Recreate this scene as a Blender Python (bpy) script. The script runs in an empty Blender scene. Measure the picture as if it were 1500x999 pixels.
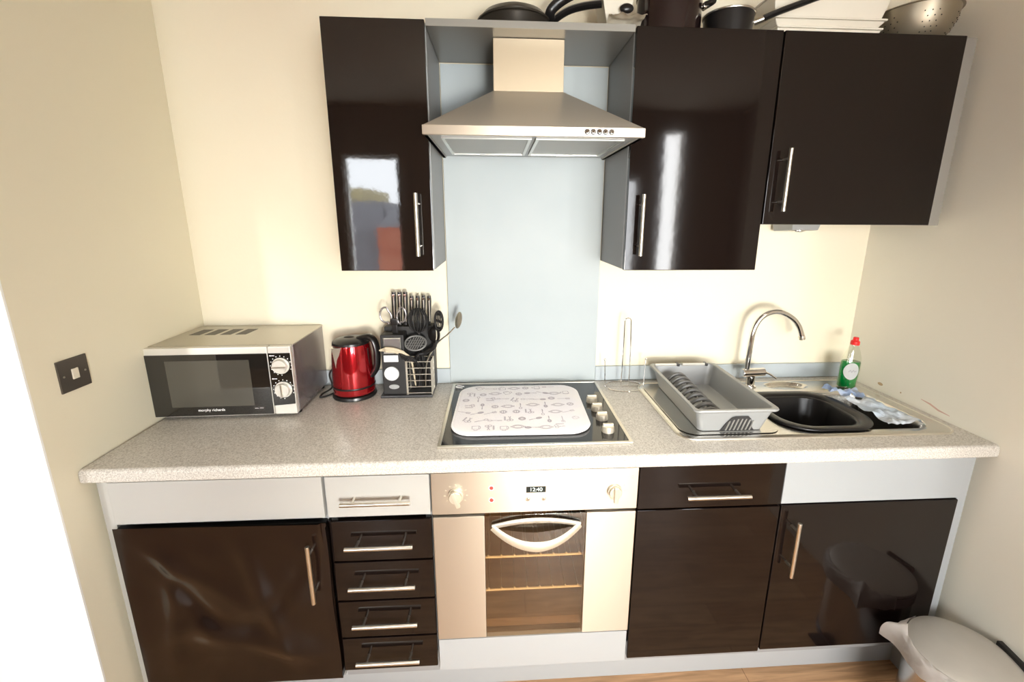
import bpy, bmesh, math, random
from mathutils import Vector, Matrix, noise
random.seed(7)
sc = bpy.context.scene
COL = sc.collection
PI = math.pi

# ------------------------------------------------------------------ materials
def nt(name):
    m = bpy.data.materials.new(name); m.use_nodes = True
    return m, m.node_tree.nodes, m.node_tree.links, m.node_tree.nodes['Principled BSDF']
def mat(name, col, rough=.5, metal=0., coat=0., spec=.5, trans=0., ior=1.45, emit=None, es=0., bump=None, var=None):
    m, N, L, P = nt(name)
    P.inputs['Base Color'].default_value = (*col, 1); P.inputs['Roughness'].default_value = rough
    P.inputs['Metallic'].default_value = metal; P.inputs['Coat Weight'].default_value = coat
    P.inputs['Specular IOR Level'].default_value = spec
    P.inputs['Transmission Weight'].default_value = trans; P.inputs['IOR'].default_value = ior
    if emit: P.inputs['Emission Color'].default_value = (*emit, 1); P.inputs['Emission Strength'].default_value = es
    tc = N.new('ShaderNodeTexCoord')
    if bump:   # scale, strength, (sx,sy,sz)
        mp = N.new('ShaderNodeMapping'); mp.inputs['Scale'].default_value = bump[2] if len(bump) > 2 else (1,1,1)
        n = N.new('ShaderNodeTexNoise'); n.inputs['Scale'].default_value = bump[0]; n.inputs['Detail'].default_value = 2
        b = N.new('ShaderNodeBump'); b.inputs['Strength'].default_value = bump[1]; b.inputs['Distance'].default_value = .01
        L.new(tc.outputs['Object'], mp.inputs[0]); L.new(mp.outputs[0], n.inputs[0]); L.new(n.outputs[0], b.inputs['Height']); L.new(b.outputs[0], P.inputs['Normal'])
    if var:    # scale, second colour, (sx,sy,sz)
        mp = N.new('ShaderNodeMapping'); mp.inputs['Scale'].default_value = var[2] if len(var) > 2 else (1,1,1)
        n = N.new('ShaderNodeTexNoise'); n.inputs['Scale'].default_value = var[0]; n.inputs['Detail'].default_value = 3
        r = N.new('ShaderNodeValToRGB'); r.color_ramp.elements[0].position = .35; r.color_ramp.elements[1].position = .65
        r.color_ramp.elements[0].color = (*col, 1); r.color_ramp.elements[1].color = (*var[1], 1)
        L.new(tc.outputs['Object'], mp.inputs[0]); L.new(mp.outputs[0], n.inputs[0]); L.new(n.outputs[0], r.inputs[0]); L.new(r.outputs[0], P.inputs['Base Color'])
    return m

M = {}
M['wall'] = mat('cream_paint', (.83,.765,.60), .75, bump=(60,.04), var=(1.3,(.81,.745,.58)))
M['wallR'] = mat('cream_paint_right', (.84,.805,.70), .75, bump=(60,.04))
M['wallL'] = mat('cream_paint_left', (.80,.745,.58), .75, bump=(60,.04))
M['white'] = mat('white_paint', (.9,.9,.87), .6)
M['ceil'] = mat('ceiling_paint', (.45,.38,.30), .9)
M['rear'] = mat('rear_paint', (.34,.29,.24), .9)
M['black'] = mat('gloss_black_brown', (.0065,.0038,.0032), .07, spec=.36, coat=.25, bump=(28,.010))
M['black_ripple'] = mat('rippled_gloss_black', (.0065,.0038,.0032), .04, spec=.5, coat=1., bump=(45,.012))
M['foil'] = mat('warped_brown_black_foil', (.009,.0042,.003), .17, spec=.6)
M['chip'] = mat('exposed_chipboard', (.42,.24,.10), .8, var=(90,(.2,.1,.04)))
M['silver'] = mat('silver_laminate', (.46,.455,.43), .38, metal=.15, bump=(200,.02))
M['carcass'] = mat('grey_carcass', (.30,.305,.305), .45, metal=.1)
M['bluesilver'] = mat('blue_silver_laminate', (.37,.39,.40), .38, metal=.12)
M['uppersilver'] = mat('upper_silver_edge', (.30,.29,.26), .4, metal=.2)
M['board'] = mat('grey_board_sheen', (.22,.21,.19), .3, metal=.35)
M['plinth'] = mat('silver_plinth', (.42,.44,.45), .4, metal=.1)
M['steel'] = mat('brushed_steel', (.66,.61,.54), .27, metal=1, bump=(4,.02,(1,1,90)), var=(3,(.60,.55,.48),(.6,1,30)))
M['steel_h'] = mat('hood_steel', (.62,.57,.48), .30, metal=1, bump=(5,.015,(90,90,1)))
M['satin'] = mat('satin_nickel', (.72,.68,.60), .28, metal=1)
M['chrome'] = mat('chrome', (.80,.78,.76), .08, metal=1)
M['sink'] = mat('sink_steel', (.66,.64,.60), .22, metal=1, bump=(6,.03,(80,2,2)))
M['filter'] = mat('filter_mesh_metal', (.42,.42,.40), .45, metal=.7, bump=(400,.3))
M['filterfr'] = mat('filter_frame_metal', (.7,.7,.66), .3, metal=.9)
M['splash'] = mat('blue_grey_splash', (.43,.475,.485), .5, var=(2.2,(.385,.435,.45)))
M['upstand'] = mat('blue_grey_upstand', (.42,.47,.50), .35)
M['hobglass'] = mat('black_hob_glass', (.02,.02,.02), .06, coat=.2)
M['dark'] = mat('near_black', (.006,.006,.006), .6)
M['plastic'] = mat('black_plastic', (.010,.009,.009), .28)
M['plasticm'] = mat('matte_black_plastic', (.018,.017,.017), .5)
M['basin'] = mat('charcoal_basin_plastic', (.006,.0055,.006), .3)
M['greyp'] = mat('silver_grey_plastic', (.36,.37,.37), .35, metal=.25)
M['ridge'] = mat('dark_grey_plastic', (.17,.17,.165), .35, metal=.2)
M['greyd'] = mat('dark_grey_metal', (.075,.075,.078), .35, metal=.6)
M['mwtop'] = mat('microwave_silver_paint', (.50,.47,.40), .3, metal=.7)
M['mwside'] = mat('microwave_side_grey', (.33,.31,.31), .25, metal=.7)
M['mwfront'] = mat('microwave_front_silver', (.72,.70,.64), .36, metal=.4)
M['mwglass'] = mat('microwave_black_glass', (.010,.009,.008), .03, coat=.6, spec=.8)
M['mwwin'] = mat('microwave_window', (.060,.056,.046), .03, coat=.6, spec=.8)
M['vent'] = mat('dark_vent', (.14,.135,.12), .6)
M['red'] = mat('metallic_red', (.42,.006,.012), .14, metal=.75, coat=1.)
M['redp'] = mat('red_cap', (.8,.02,.02), .35)
M['whitep'] = mat('white_print', (.85,.85,.85), .5)
M['cordm'] = mat('black_rubber', (.01,.01,.01), .5)
M['mattex'] = mat('white_quilt_cloth', (.95,.925,.92), .9, bump=(220,.25), var=(9,(.91,.89,.93)))
M['matedge'] = mat('white_binding', (.96,.95,.95), .8)
M['ink'] = mat('grey_print', (.50,.46,.51), .9)
M['cloth'] = mat('pale_blue_cloth', (.70,.79,.88), .9, bump=(120,.2), var=(14,(.84,.88,.92)))
M['cloth2'] = mat('blue_cloth', (.56,.69,.92), .9, bump=(120,.2), var=(20,(.74,.82,.94)))
M['bag'] = mat('translucent_white_bag', (.74,.70,.66), .45, trans=.15, bump=(25,.5))
M['lid'] = mat('bin_lid_steel', (.50,.475,.43), .42, metal=.4, bump=(40,.06), var=(7,(.55,.52,.47)))
M['colander'] = mat('dull_perforated_steel', (.40,.35,.26), .42, metal=.85)
M['binsteel'] = mat('bin_body_steel', (.60,.58,.56), .2, metal=1)
M['whitebox'] = mat('cream_plastic', (.74,.68,.56), .4)
M['tan'] = mat('cream_handle', (.60,.52,.38), .45)
M['pot'] = mat('dark_aubergine_enamel', (.013,.006,.006), .15, coat=.4)
M['panm'] = mat('dark_nonstick_metal', (.045,.038,.03), .33, metal=.4)
M['ledred'] = mat('red_indicator', (.5,.06,.05), .3, emit=(.8,.1,.08), es=.15)
M['disp'] = mat('dark_display', (.02,.025,.022), .15)
M['digit'] = mat('lit_digits', (.6,.7,.65), .5, emit=(.7,.85,.8), es=.5)
M['knobm'] = mat('warm_metal_knob', (.74,.68,.56), .34, metal=.6)
M['knobs'] = mat('satin_hob_knob', (.62,.57,.47), .38, metal=.55)
M['cavity'] = mat('oven_enamel', (.17,.105,.06), .35)
M['rackm'] = mat('oven_rack_metal', (.95,.90,.78), .4, metal=.1)
M['brick'] = mat('red_brick_outside', (.30,.085,.05), .9, var=(1.5,(.36,.13,.08)))
M['stone'] = mat('grey_stone_outside', (.16,.16,.17), .9, var=(.8,(.22,.22,.24)))
M['yellow'] = mat('buff_stone_outside', (.42,.36,.20), .9, var=(.7,(.5,.44,.28)))
M['green'] = mat('green_liquid', (.0,.19,.035), .12, coat=.5)
M['stain'] = mat('brown_wall_stain', (.52,.38,.22), .9)
M['scratch'] = mat('pink_wall_scratch', (.66,.44,.36), .9)

def aniso(name, base, rough, tan, an=.85):
    m = M[name]; P = m.node_tree.nodes['Principled BSDF']; c = m.node_tree.nodes.new('ShaderNodeCombineXYZ')
    for i in range(3): c.inputs[i].default_value = tan[i]
    m.node_tree.links.new(c.outputs[0], P.inputs['Tangent']); P.inputs['Anisotropic'].default_value = an; P.inputs['Roughness'].default_value = rough
M['steel'] = mat('brushed_steel', (.57,.50,.41), .27, metal=1, var=(3,(.57,.50,.41),(.6,1,30)))
M['chimney'] = mat('chimney_steel', (.55,.46,.33), .5, metal=.75)
M['steel_h'] = mat('hood_steel', (.66,.62,.54), .30, metal=1)
aniso('steel', None, .42, (0,0,1), .75); aniso('steel_h', None, .40, (0,.3,1), .7)

def glassmat(name, tint, fac, rough=.03):
    m, N, L, P = nt(name); N.remove(P)
    o = N['Material Output']; t = N.new('ShaderNodeBsdfTransparent'); t.inputs[0].default_value = (*tint, 1)
    g = N.new('ShaderNodeBsdfGlossy'); g.inputs['Roughness'].default_value = rough; g.inputs[0].default_value = (1,.97,.92,1)
    f = N.new('ShaderNodeFresnel'); f.inputs[0].default_value = 1.5
    a = N.new('ShaderNodeMath'); a.operation = 'ADD'; a.inputs[1].default_value = fac; a.use_clamp = True
    x = N.new('ShaderNodeMixShader'); L.new(f.outputs[0], a.inputs[0]); 
    ge = N.new('ShaderNodeNewGeometry'); iv = N.new('ShaderNodeMath'); iv.operation = 'SUBTRACT'; iv.inputs[0].default_value = 1; L.new(ge.outputs['Backfacing'], iv.inputs[1])
    mu = N.new('ShaderNodeMath'); mu.operation = 'MULTIPLY'; L.new(a.outputs[0], mu.inputs[0]); L.new(iv.outputs[0], mu.inputs[1]); L.new(mu.outputs[0], x.inputs[0])
    L.new(t.outputs[0], x.inputs[1]); L.new(g.outputs[0], x.inputs[2]); L.new(x.outputs[0], o.inputs[0])
    return m
M['ovenglass'] = glassmat('bronze_oven_glass', (.86,.76,.62), .16, .05)
M['clear'] = glassmat('clear_plastic', (.93,.95,.92), .04, .08)
M['pane'] = glassmat('window_glass', (1,1,1), .0, .01)

def worktop_mat(name, a, b, c):
    m, N, L, P = nt(name); P.inputs['Roughness'].default_value = .3
    tc = N.new('ShaderNodeTexCoord')
    n = N.new('ShaderNodeTexNoise'); n.inputs['Scale'].default_value = 260; n.inputs['Detail'].default_value = 3
    r = N.new('ShaderNodeValToRGB'); e = r.color_ramp.elements
    e[0].position = .36; e[0].color = (*a, 1); e[1].position = .62; e[1].color = (*c, 1)
    k = r.color_ramp.elements.new(.48); k.color = (*b, 1)
    L.new(tc.outputs['Object'], n.inputs[0]); L.new(n.outputs[0], r.inputs[0]); L.new(r.outputs[0], P.inputs['Base Color'])
    return m
M['worktop'] = worktop_mat('speckled_stone_laminate', (.40,.37,.325), (.54,.51,.46), (.66,.63,.58))

def floor_mat():
    m, N, L, P = nt('oak_laminate_planks'); P.inputs['Roughness'].default_value = .32
    tc = N.new('ShaderNodeTexCoord')
    br = N.new('ShaderNodeTexBrick'); br.inputs['Scale'].default_value = 1; br.offset = .37
    br.inputs['Brick Width'].default_value = 1.2; br.inputs['Row Height'].default_value = .095; br.inputs['Mortar Size'].default_value = .0012
    br.inputs['Color1'].default_value = (.50,.29,.15,1); br.inputs['Color2'].default_value = (.62,.39,.22,1); br.inputs['Mortar'].default_value = (.25,.13,.06,1)
    mp = N.new('ShaderNodeMapping'); mp.inputs['Scale'].default_value = (1.4,16,1)
    n = N.new('ShaderNodeTexNoise'); n.inputs['Scale'].default_value = 3; n.inputs['Detail'].default_value = 5; n.inputs['Distortion'].default_value = 1.2
    r = N.new('ShaderNodeValToRGB'); r.color_ramp.elements[0].color = (.62,.58,.5,1); r.color_ramp.elements[1].color = (1.1,1.08,1.05,1)
    r.color_ramp.elements[0].position = .3; r.color_ramp.elements[1].position = .65
    mx = N.new('ShaderNodeMix'); mx.data_type = 'RGBA'; mx.blend_type = 'MULTIPLY'; mx.inputs[0].default_value = 1
    L.new(tc.outputs['Object'], br.inputs[0]); L.new(tc.outputs['Object'], mp.inputs[0]); L.new(mp.outputs[0], n.inputs[0]); L.new(n.outputs[0], r.inputs[0])
    L.new(br.outputs[0], mx.inputs[6]); L.new(r.outputs[0], mx.inputs[7]); L.new(mx.outputs[2], P.inputs['Base Color'])
    return m
M['floor'] = floor_mat()

# ------------------------------------------------------------------ mesh builder (world coordinates in, local mesh out)
class MB:
    def __init__(s): s.bm = bmesh.new()
    def merge(s, b):
        me = bpy.data.meshes.new('t'); b.to_mesh(me); b.free(); s.bm.from_mesh(me); bpy.data.meshes.remove(me)
    def box(s, x0, x1, y0, y1, z0, z1, bev=0., seg=2):
        b = bmesh.new(); bmesh.ops.create_cube(b, size=1)
        for v in b.verts: v.co = Vector(((x0+x1)/2+v.co.x*(x1-x0), (y0+y1)/2+v.co.y*(y1-y0), (z0+z1)/2+v.co.z*(z1-z0)))
        if bev: bmesh.ops.bevel(b, geom=b.edges[:], offset=bev, segments=seg, affect='EDGES', profile=.5)
        s.merge(b); return s
    def hexa(s, c, bev=0.):     # 8 corners: bottom 4 (ccw) then top 4
        b = bmesh.new(); v = [b.verts.new(p) for p in c]
        for f in ((3,2,1,0),(4,5,6,7),(0,1,5,4),(1,2,6,5),(2,3,7,6),(3,0,4,7)): b.faces.new([v[i] for i in f])
        if bev: bmesh.ops.bevel(b, geom=b.edges[:], offset=bev, segments=2, affect='EDGES', profile=.5)
        s.merge(b); return s
    def cyl(s, p0, p1, r0, r1=None, n=24, bev=0.):
        r1 = r0 if r1 is None else r1; p0 = Vector(p0); p1 = Vector(p1); d = p1-p0
        b = bmesh.new(); bmesh.ops.create_cone(b, cap_ends=True, segments=n, radius1=r0, radius2=r1, depth=d.length)
        if bev:
            es = [e for e in b.edges if abs(e.verts[0].co.z-e.verts[1].co.z) < 1e-6]
            bmesh.ops.bevel(b, geom=es, offset=bev, segments=2, affect='EDGES', profile=.5)
        q = d.to_track_quat('Z', 'Y')
        bmesh.ops.transform(b, matrix=Matrix.Translation((p0+p1)/2) @ q.to_matrix().to_4x4(), verts=b.verts[:])
        s.merge(b); return s
    def sphere(s, c, r, sc_=(1,1,1), n=16):
        b = bmesh.new(); bmesh.ops.create_uvsphere(b, u_segments=n, v_segments=n//2+2, radius=r)
        for v in b.verts: v.co = Vector((c[0]+v.co.x*sc_[0], c[1]+v.co.y*sc_[1], c[2]+v.co.z*sc_[2]))
        s.merge(b); return s
    def tube(s, pts, r, n=10, closed=False, flat=None):
        pts = [Vector(p) for p in pts]; N = len(pts); b = bmesh.new(); rings = []
        rr = r if isinstance(r, (list, tuple)) else [r]*N
        up = None
        for i, p in enumerate(pts):
            t = (pts[(i+1) % N]-pts[i-1]) if closed else (pts[min(i+1, N-1)]-pts[max(i-1, 0)])
            t.normalize()
            if up is None:
                up = Vector((0,0,1)) if abs(t.z) < .9 else Vector((1,0,0))
            a = (up-t*up.dot(t)).normalized(); up = a; c = t.cross(a)
            fl = flat or (1,1)
            rings.append([b.verts.new(p+a*math.cos(2*PI*k/n)*rr[i]*fl[0]+c*math.sin(2*PI*k/n)*rr[i]*fl[1]) for k in range(n)])
        m = N if closed else N-1
        for i in range(m):
            A = rings[i]; B = rings[(i+1) % N]
            for k in range(n): b.faces.new((A[k], A[(k+1) % n], B[(k+1) % n], B[k]))
        if not closed:
            b.faces.new(rings[0][::-1]); b.faces.new(rings[-1])
        s.merge(b); return s
    def lathe(s, prof, c, n=40, sc_=(1,1), cap=True):
        b = bmesh.new(); rings = []
        for r, z in prof:
            if r < 1e-5: rings.append([b.verts.new((c[0], c[1], c[2]+z))])
            else: rings.append([b.verts.new((c[0]+r*sc_[0]*math.cos(2*PI*k/n), c[1]+r*sc_[1]*math.sin(2*PI*k/n), c[2]+z)) for k in range(n)])
        for A, B in zip(rings, rings[1:]):
            for k in range(n):
                k2 = (k+1) % n
                if len(A) == 1 and len(B) == 1: continue
                if len(A) == 1: b.faces.new((A[0], B[k2], B[k]))
                elif len(B) == 1: b.faces.new((A[k], A[k2], B[0]))
                else: b.faces.new((A[k], A[k2], B[k2], B[k]))
        bmesh.ops.recalc_face_normals(b, faces=b.faces[:])
        s.merge(b); return s
    def loft(s, loops, cap0=True, cap1=True):
        b = bmesh.new(); R = [[b.verts.new(p) for p in l] for l in loops]; n = len(R[0])
        for A, B in zip(R, R[1:]):
            for k in range(n): b.faces.new((A[k], A[(k+1) % n], B[(k+1) % n], B[k]))
        if cap0: b.faces.new(R[0][::-1])
        if cap1: b.faces.new(R[-1])
        bmesh.ops.recalc_face_normals(b, faces=b.faces[:])
        s.merge(b); return s
    def grid(s, f, nu, nv, thick=0.):
        b = bmesh.new(); V = [[b.verts.new(f(i/nu, j/nv)) for j in range(nv+1)] for i in range(nu+1)]
        for i in range(nu):
            for j in range(nv): b.faces.new((V[i][j], V[i+1][j], V[i+1][j+1], V[i][j+1]))
        if thick:
            bmesh.ops.solidify(b, geom=b.faces[:], thickness=thick)
        s.merge(b); return s
    def xf(s, mtx):
        bmesh.ops.transform(s.bm, matrix=mtx, verts=s.bm.verts[:]); return s
    def text(s, body, loc, size, rot, align='CENTER'):
        cu = bpy.data.curves.new('t', 'FONT'); cu.body = body; cu.size = size; cu.align_x = align; cu.align_y = 'CENTER'; cu.extrude = .0002
        o = bpy.data.objects.new('t', cu); COL.objects.link(o); o.location = loc; o.rotation_euler = rot
        bpy.context.view_layer.update()
        me = bpy.data.meshes.new_from_object(o.evaluated_get(bpy.context.evaluated_depsgraph_get()))
        me.transform(o.matrix_world); s.bm.from_mesh(me)
        bpy.data.objects.remove(o); bpy.data.curves.remove(cu); bpy.data.meshes.remove(me); return s

def base_of(p):
    v = Vector((0,0,0))
    while p is not None: v += p.location; p = p.parent
    return v
def obj(name, mb, m, parent=None, origin=None, smooth=True, ang=.6):
    off = base_of(parent)
    if parent is None and origin is not None: off = Vector(origin)
    bm = mb.bm; bmesh.ops.translate(bm, verts=bm.verts[:], vec=-off)
    if smooth:
        for f in bm.faces: f.smooth = True
        for e in bm.edges:
            if len(e.link_faces) == 2 and e.calc_face_angle(0) > ang: e.smooth = False
    me = bpy.data.meshes.new(name); bm.to_mesh(me); bm.free(); me.materials.append(M[m] if isinstance(m, str) else m)
    o = bpy.data.objects.new(name, me); COL.objects.link(o)
    if smooth and len(me.polygons) < 3000:
        w_ = o.modifiers.new('normals', 'WEIGHTED_NORMAL'); w_.keep_sharp = True; w_.weight = 80
    if parent is not None: o.parent = parent
    elif origin is not None: o.location = off
    return o
def tag(o, label, cat, group=None):
    o['label'] = label; o['category'] = cat
    if group: o['group'] = group
    return o
def thing(name, label, cat, loc, group=None):
    o = bpy.data.objects.new(name, None); COL.objects.link(o); o.location = loc; o.empty_display_size = .05
    return tag(o, label, cat, group)
def struct(name, mb, m, parent=None):
    o = obj(name, mb, m, parent)
    if parent is None: o['kind'] = 'structure'
    return o
def rrect(x0, x1, y0, y1, r, z, n=6):
    P = []
    for cx, cy, a in ((x1-r,y1-r,0), (x0+r,y1-r,PI/2), (x0+r,y0+r,PI), (x1-r,y0+r,3*PI/2)):
        for k in range(n+1):
            t = a+PI/2*k/n; P.append((cx+r*math.cos(t), cy+r*math.sin(t), z))
    return P
def bez(p, n=16):
    p = [Vector(q) for q in p]; out = []          # Catmull-Rom through points
    for i in range(len(p)-1):
        a = p[max(i-1,0)]; b = p[i]; c = p[i+1]; d = p[min(i+2, len(p)-1)]
        for k in range(n):
            t = k/n; out.append(.5*((2*b)+(c-a)*t+(2*a-5*b+4*c-d)*t*t+(3*b-a-3*c+d)*t**3))
    out.append(p[-1]); return out

# ------------------------------------------------------------------ room
XR = 2.59; YB = .015; RY = -3.6; CE = 2.62
struct('floor', MB().box(-1.9, 3.7, RY-.1, .15, -.05, 0), 'floor')
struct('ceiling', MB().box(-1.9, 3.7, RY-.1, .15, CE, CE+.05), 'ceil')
struct('wall_back', MB().box(-.14, 2.75, YB, .15, 0, CE), 'wall')
struct('wall_left', MB().hexa([(-.14,-.66,0), (-.016,-.66,0), (-.034,YB,0), (-.14,YB,0), (-.14,-.66,CE), (-.016,-.66,CE), (-.034,YB,CE), (-.14,YB,CE)]), 'wallL')
struct('wall_left_return', MB().box(-1.9, -.016, -.665, -.6601, 0, CE), 'white')  # coloured white to carry the blown-out light on this face
struct('wall_right', MB().box(XR, 2.75, -1.55, YB, 0, CE), 'wallR')
struct('wall_right_return', MB().box(2.75, 3.6, -1.62, -1.55, 0, CE), 'wallR')
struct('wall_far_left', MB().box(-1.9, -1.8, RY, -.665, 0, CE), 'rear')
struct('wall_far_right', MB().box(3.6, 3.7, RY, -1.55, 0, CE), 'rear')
# rear wall with three openings
rw = MB(); W1 = (-.42,.13,.75,2.17); W2 = (1.35,2.58,.75,1.98); W3 = (2.80,3.02,.6,2.44)
xs = [-1.9, W1[0], W1[1], W2[0], W2[1], W3[0], W3[1], 3.7]
for i in range(0, 7, 2): rw.box(xs[i], xs[i+1], RY-.12, RY, 0, CE)
for w in (W1, W2, W3): rw.box(w[0], w[1], RY-.12, RY, 0, w[2]); rw.box(w[0], w[1], RY-.12, RY, w[3], CE)
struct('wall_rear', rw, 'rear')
for i, w in enumerate((W1, W2, W3)):
    f = MB(); t = .03
    f.box(w[0], w[0]+t, RY-.1, RY-.04, w[2], w[3]).box(w[1]-t, w[1], RY-.1, RY-.04, w[2], w[3]).box(w[0]+t, w[1]-t, RY-.1, RY-.04, w[2], w[2]+t).box(w[0]+t, w[1]-t, RY-.1, RY-.04, w[3]-t, w[3])
    fo = struct('window_%d' % (i+1), f, 'white')
    if i == 0: obj('pane', MB().box(w[0]+t, w[1]-t, RY-.072, RY-.068, w[2]+t, w[3]-t), 'pane', fo)
# houses across the street, seen through the window and in the glossy doors
h = thing('terraced_house', 'brick terraced house across the street outside the rear window', 'house', (-1.4,-16,-6))
obj('wall', MB().box(-3.2, -.9, -18, -15.5, -6, 1.25), 'brick', h); obj('roof', MB().hexa([(-3.2,-18,1.25),(-.9,-18,1.25),(-.9,-15.5,1.25),(-3.2,-15.5,1.25),(-2.6,-17,2.2),(-1.5,-17,2.2),(-1.5,-16.8,2.2),(-2.6,-16.8,2.2)]), 'stone', h)
h = thing('stone_house', 'grey stone house with buff upper storey outside the rear window', 'house', (-5,-20,-6))
obj('wall', MB().box(-7.5, -3.3, -22, -17, -6, 2.2), 'stone', h); obj('upper_storey', MB().box(-7.0, -4.2, -22, -17.5, 2.2, 2.75), 'yellow', h)

# brown stains and a pink scratch, thin meshes on the right wall
st = MB(); 
for (y, z, ry, rz) in ((-.165,.94,.012,.006), (-.255,.94,.003,.003)): st.cyl((XR-.0004,y,z), (XR-.0001,y,z), 1, n=14).xf(Matrix.Identity(4)) if False else st.sphere((XR,y,z), 1, (.0006,ry,rz), 12)
struct('wall_stain', st, 'stain')
struct('wall_scratch', MB().tube([(XR-.0002,-.335,.948),(XR-.0002,-.37,.944),(XR-.0002,-.40,.935),(XR-.0002,-.44,.932)], [.001,.003,.003,.001], 6, flat=(1,.2)), 'scratch')

# ------------------------------------------------------------------ handles
def bar_handle(axis, c, length, wall_y, parent, r=.0062, proud=.032):
    x, z = c; y = wall_y-proud; m = MB()
    if axis == 'x':
        m.cyl((x-length/2,y,z), (x+length/2,y,z), r, n=16, bev=.001)
        for s in (-1,1): m.cyl((x+s*length*.34,wall_y+.0005,z), (x+s*length*.34,y,z), .0042, n=12)
    else:
        m.cyl((x,y,z-length/2), (x,y,z+length/2), r, n=16, bev=.001)
        for s in (-1,1): m.cyl((x,wall_y+.0005,z+s*length*.34), (x,y,z+s*length*.34), .0042, n=12)
    return obj('handle', m, 'satin', parent)

# ------------------------------------------------------------------ wall cabinets
YU = -.307; ZT = 2.105
def carcass(x0, x1, yf, yb, z0, z1, t=.018, shelf=True):
    m = MB(); m.box(x0, x0+t, yf, yb, z0, z1).box(x1-t, x1, yf, yb, z0, z1).box(x0+t, x1-t, yf, yb, z0, z0+t).box(x0+t, x1-t, yf, yb, z1-t, z1).box(x0+t, x1-t, yb-.008, yb, z0+t, z1-t)
    if shelf: m.box(x0+t, x1-t, yf+.02, yb-.008, (z0+z1)/2-.009, (z0+z1)/2+.009)
    return m
def wall_unit(x0, x1, z0, label, hx, hz, m='black'):
    t = thing('wall_cabinet', label, 'wall cabinet', ((x0+x1)/2, -.15, z0))
    obj('body', carcass(x0, x1, YU+.021, .014, z0+.003, ZT-.002), 'carcass', t)
    d = obj('door', MB().box(x0+.0015, x1-.0015, YU, YU+.019, z0, ZT, .0025), m, t)
    bar_handle('z', (hx, hz), .187, YU, d)
    return t
wall_unit(.6105, .899, 1.403, 'narrow glossy black wall cabinet left of the extractor hood reflecting the window', .856, 1.544, 'black_ripple')
wall_unit(1.501, 1.942, 1.403, 'glossy black wall cabinet directly right of the extractor hood', 1.544, 1.545)
t = wall_unit(1.944, 2.513, 1.549, 'shorter wide black wall cabinet above the sink by the right wall', 1.989, 1.683)
obj('filler_panel', MB().box(2.514, 2.548, YU+.004, .014, 1.548, ZT-.004, .001), 'uppersilver', t)
# under cabinet lights
def puck(x, y, z, label, hh=1.):
    t = thing('cabinet_light', label, 'light', (x,y,z))
    obj('housing', MB().hexa([(x-.05,y-.045,z-.024*hh),(x+.05,y-.045,z-.024*hh),(x+.062,y+.05,z-.030*hh),(x-.062,y+.05,z-.030*hh),(x-.055,y-.05,z),(x+.055,y-.05,z),(x+.065,y+.055,z),(x-.065,y+.055,z)], .002), 'greyp', t)
    obj('lens', MB().lathe([(0,-.031*hh),(.026,-.031*hh),(.030,-.027*hh),(.030,-.020*hh)], (x,y,z), 24), 'chrome', t)
puck(2.235, -.06, 1.5515, 'small grey triangular light under the wall cabinet above the sink')
puck(.765, -.16, 1.4055, 'small light under the narrow wall cabinet left of the hood', .4)
puck(1.63, -.16, 1.4055, 'small light under the wall cabinet right of the hood', .4)
# bridging shelf between cabinets
t = thing('bridging_shelf', 'grey bridging board between the wall cabinets above the extractor hood', 'shelf', (1.2,-.15,2.088))
obj('board', MB().box(.901, 1.499, -.302, .0, 2.090, 2.107, .001), 'board', t)
obj('front_edge', MB().box(.901, 1.499, -.306, -.3025, 2.089, 2.108, .0005), 'uppersilver', t)

# ------------------------------------------------------------------ extractor hood
hd = thing('extractor_hood', 'brushed steel chimney extractor hood above the hob', 'extractor hood', (1.2,-.2,1.775))
y0, y1 = -.462, -.002; zl, zh = 1.778, 1.802
obj('rim', MB().box(.902, 1.4965, y0, y0+.012, zl, zh, .0015).box(.905, .915, y0+.012, y1, zl, zh).box(1.4845, 1.4945, y0+.012, y1, zl, zh), 'steel', hd)
cx0, cx1, cyf, czt = 1.089, 1.304, -.235, 1.944
m = MB()
def quadring(x0,x1,ya,yb,z): return [(x0,ya,z),(x1,ya,z),(x1,yb,z),(x0,yb,z)]
m.loft([quadring(.9035,1.495,y0+.002,y1,zh-.001), quadring(cx0,cx1,cyf,y1,czt)], True, True)
obj('canopy', m, 'steel_h', hd, smooth=False)
obj('chimney', MB().box(cx0, cx1, cyf, -.002, czt-.001, 2.089, .0015), 'chimney', hd)
obj('underside', MB().box(.916, 1.484, y0+.0125, y1, zl+.006, zl+.012), 'greyp', hd)
for i, (a, b) in enumerate(((.945,1.194), (1.206,1.455))):
    f = obj('grease_filter', MB().box(a, b, -.41, -.09, zl+.002, zl+.006), 'filter', hd)
    e = MB(); w = .009
    e.box(a, b, -.41, -.41+w, zl-.001, zl+.003).box(a, b, -.09-w, -.09, zl-.001, zl+.003).box(a, a+w, -.41+w, -.09-w, zl-.001, zl+.003).box(b-w, b, -.41+w, -.09-w, zl-.001, zl+.003)
    obj('filter_frame', e, 'filterfr', f)
    obj('filter_latch', MB().box((a+b)/2-.03, (a+b)/2+.03, -.105, -.085, zl-.004, zl-.0005, .001), 'greyp', f)
for k in range(5):
    x = 1.338+k*.0165
    b = obj('button', MB().cyl((x,y0+.001,1.7905), (x,y0-.004,1.7905), .0052, n=18, bev=.001), 'chrome', hd)
    obj('button_ring', MB().tube([(x+.0062*math.cos(a*PI/8), y0-.0008, 1.7905+.0062*math.sin(a*PI/8)) for a in range(16)], .0012, 6, True), 'greyd', b)

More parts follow.
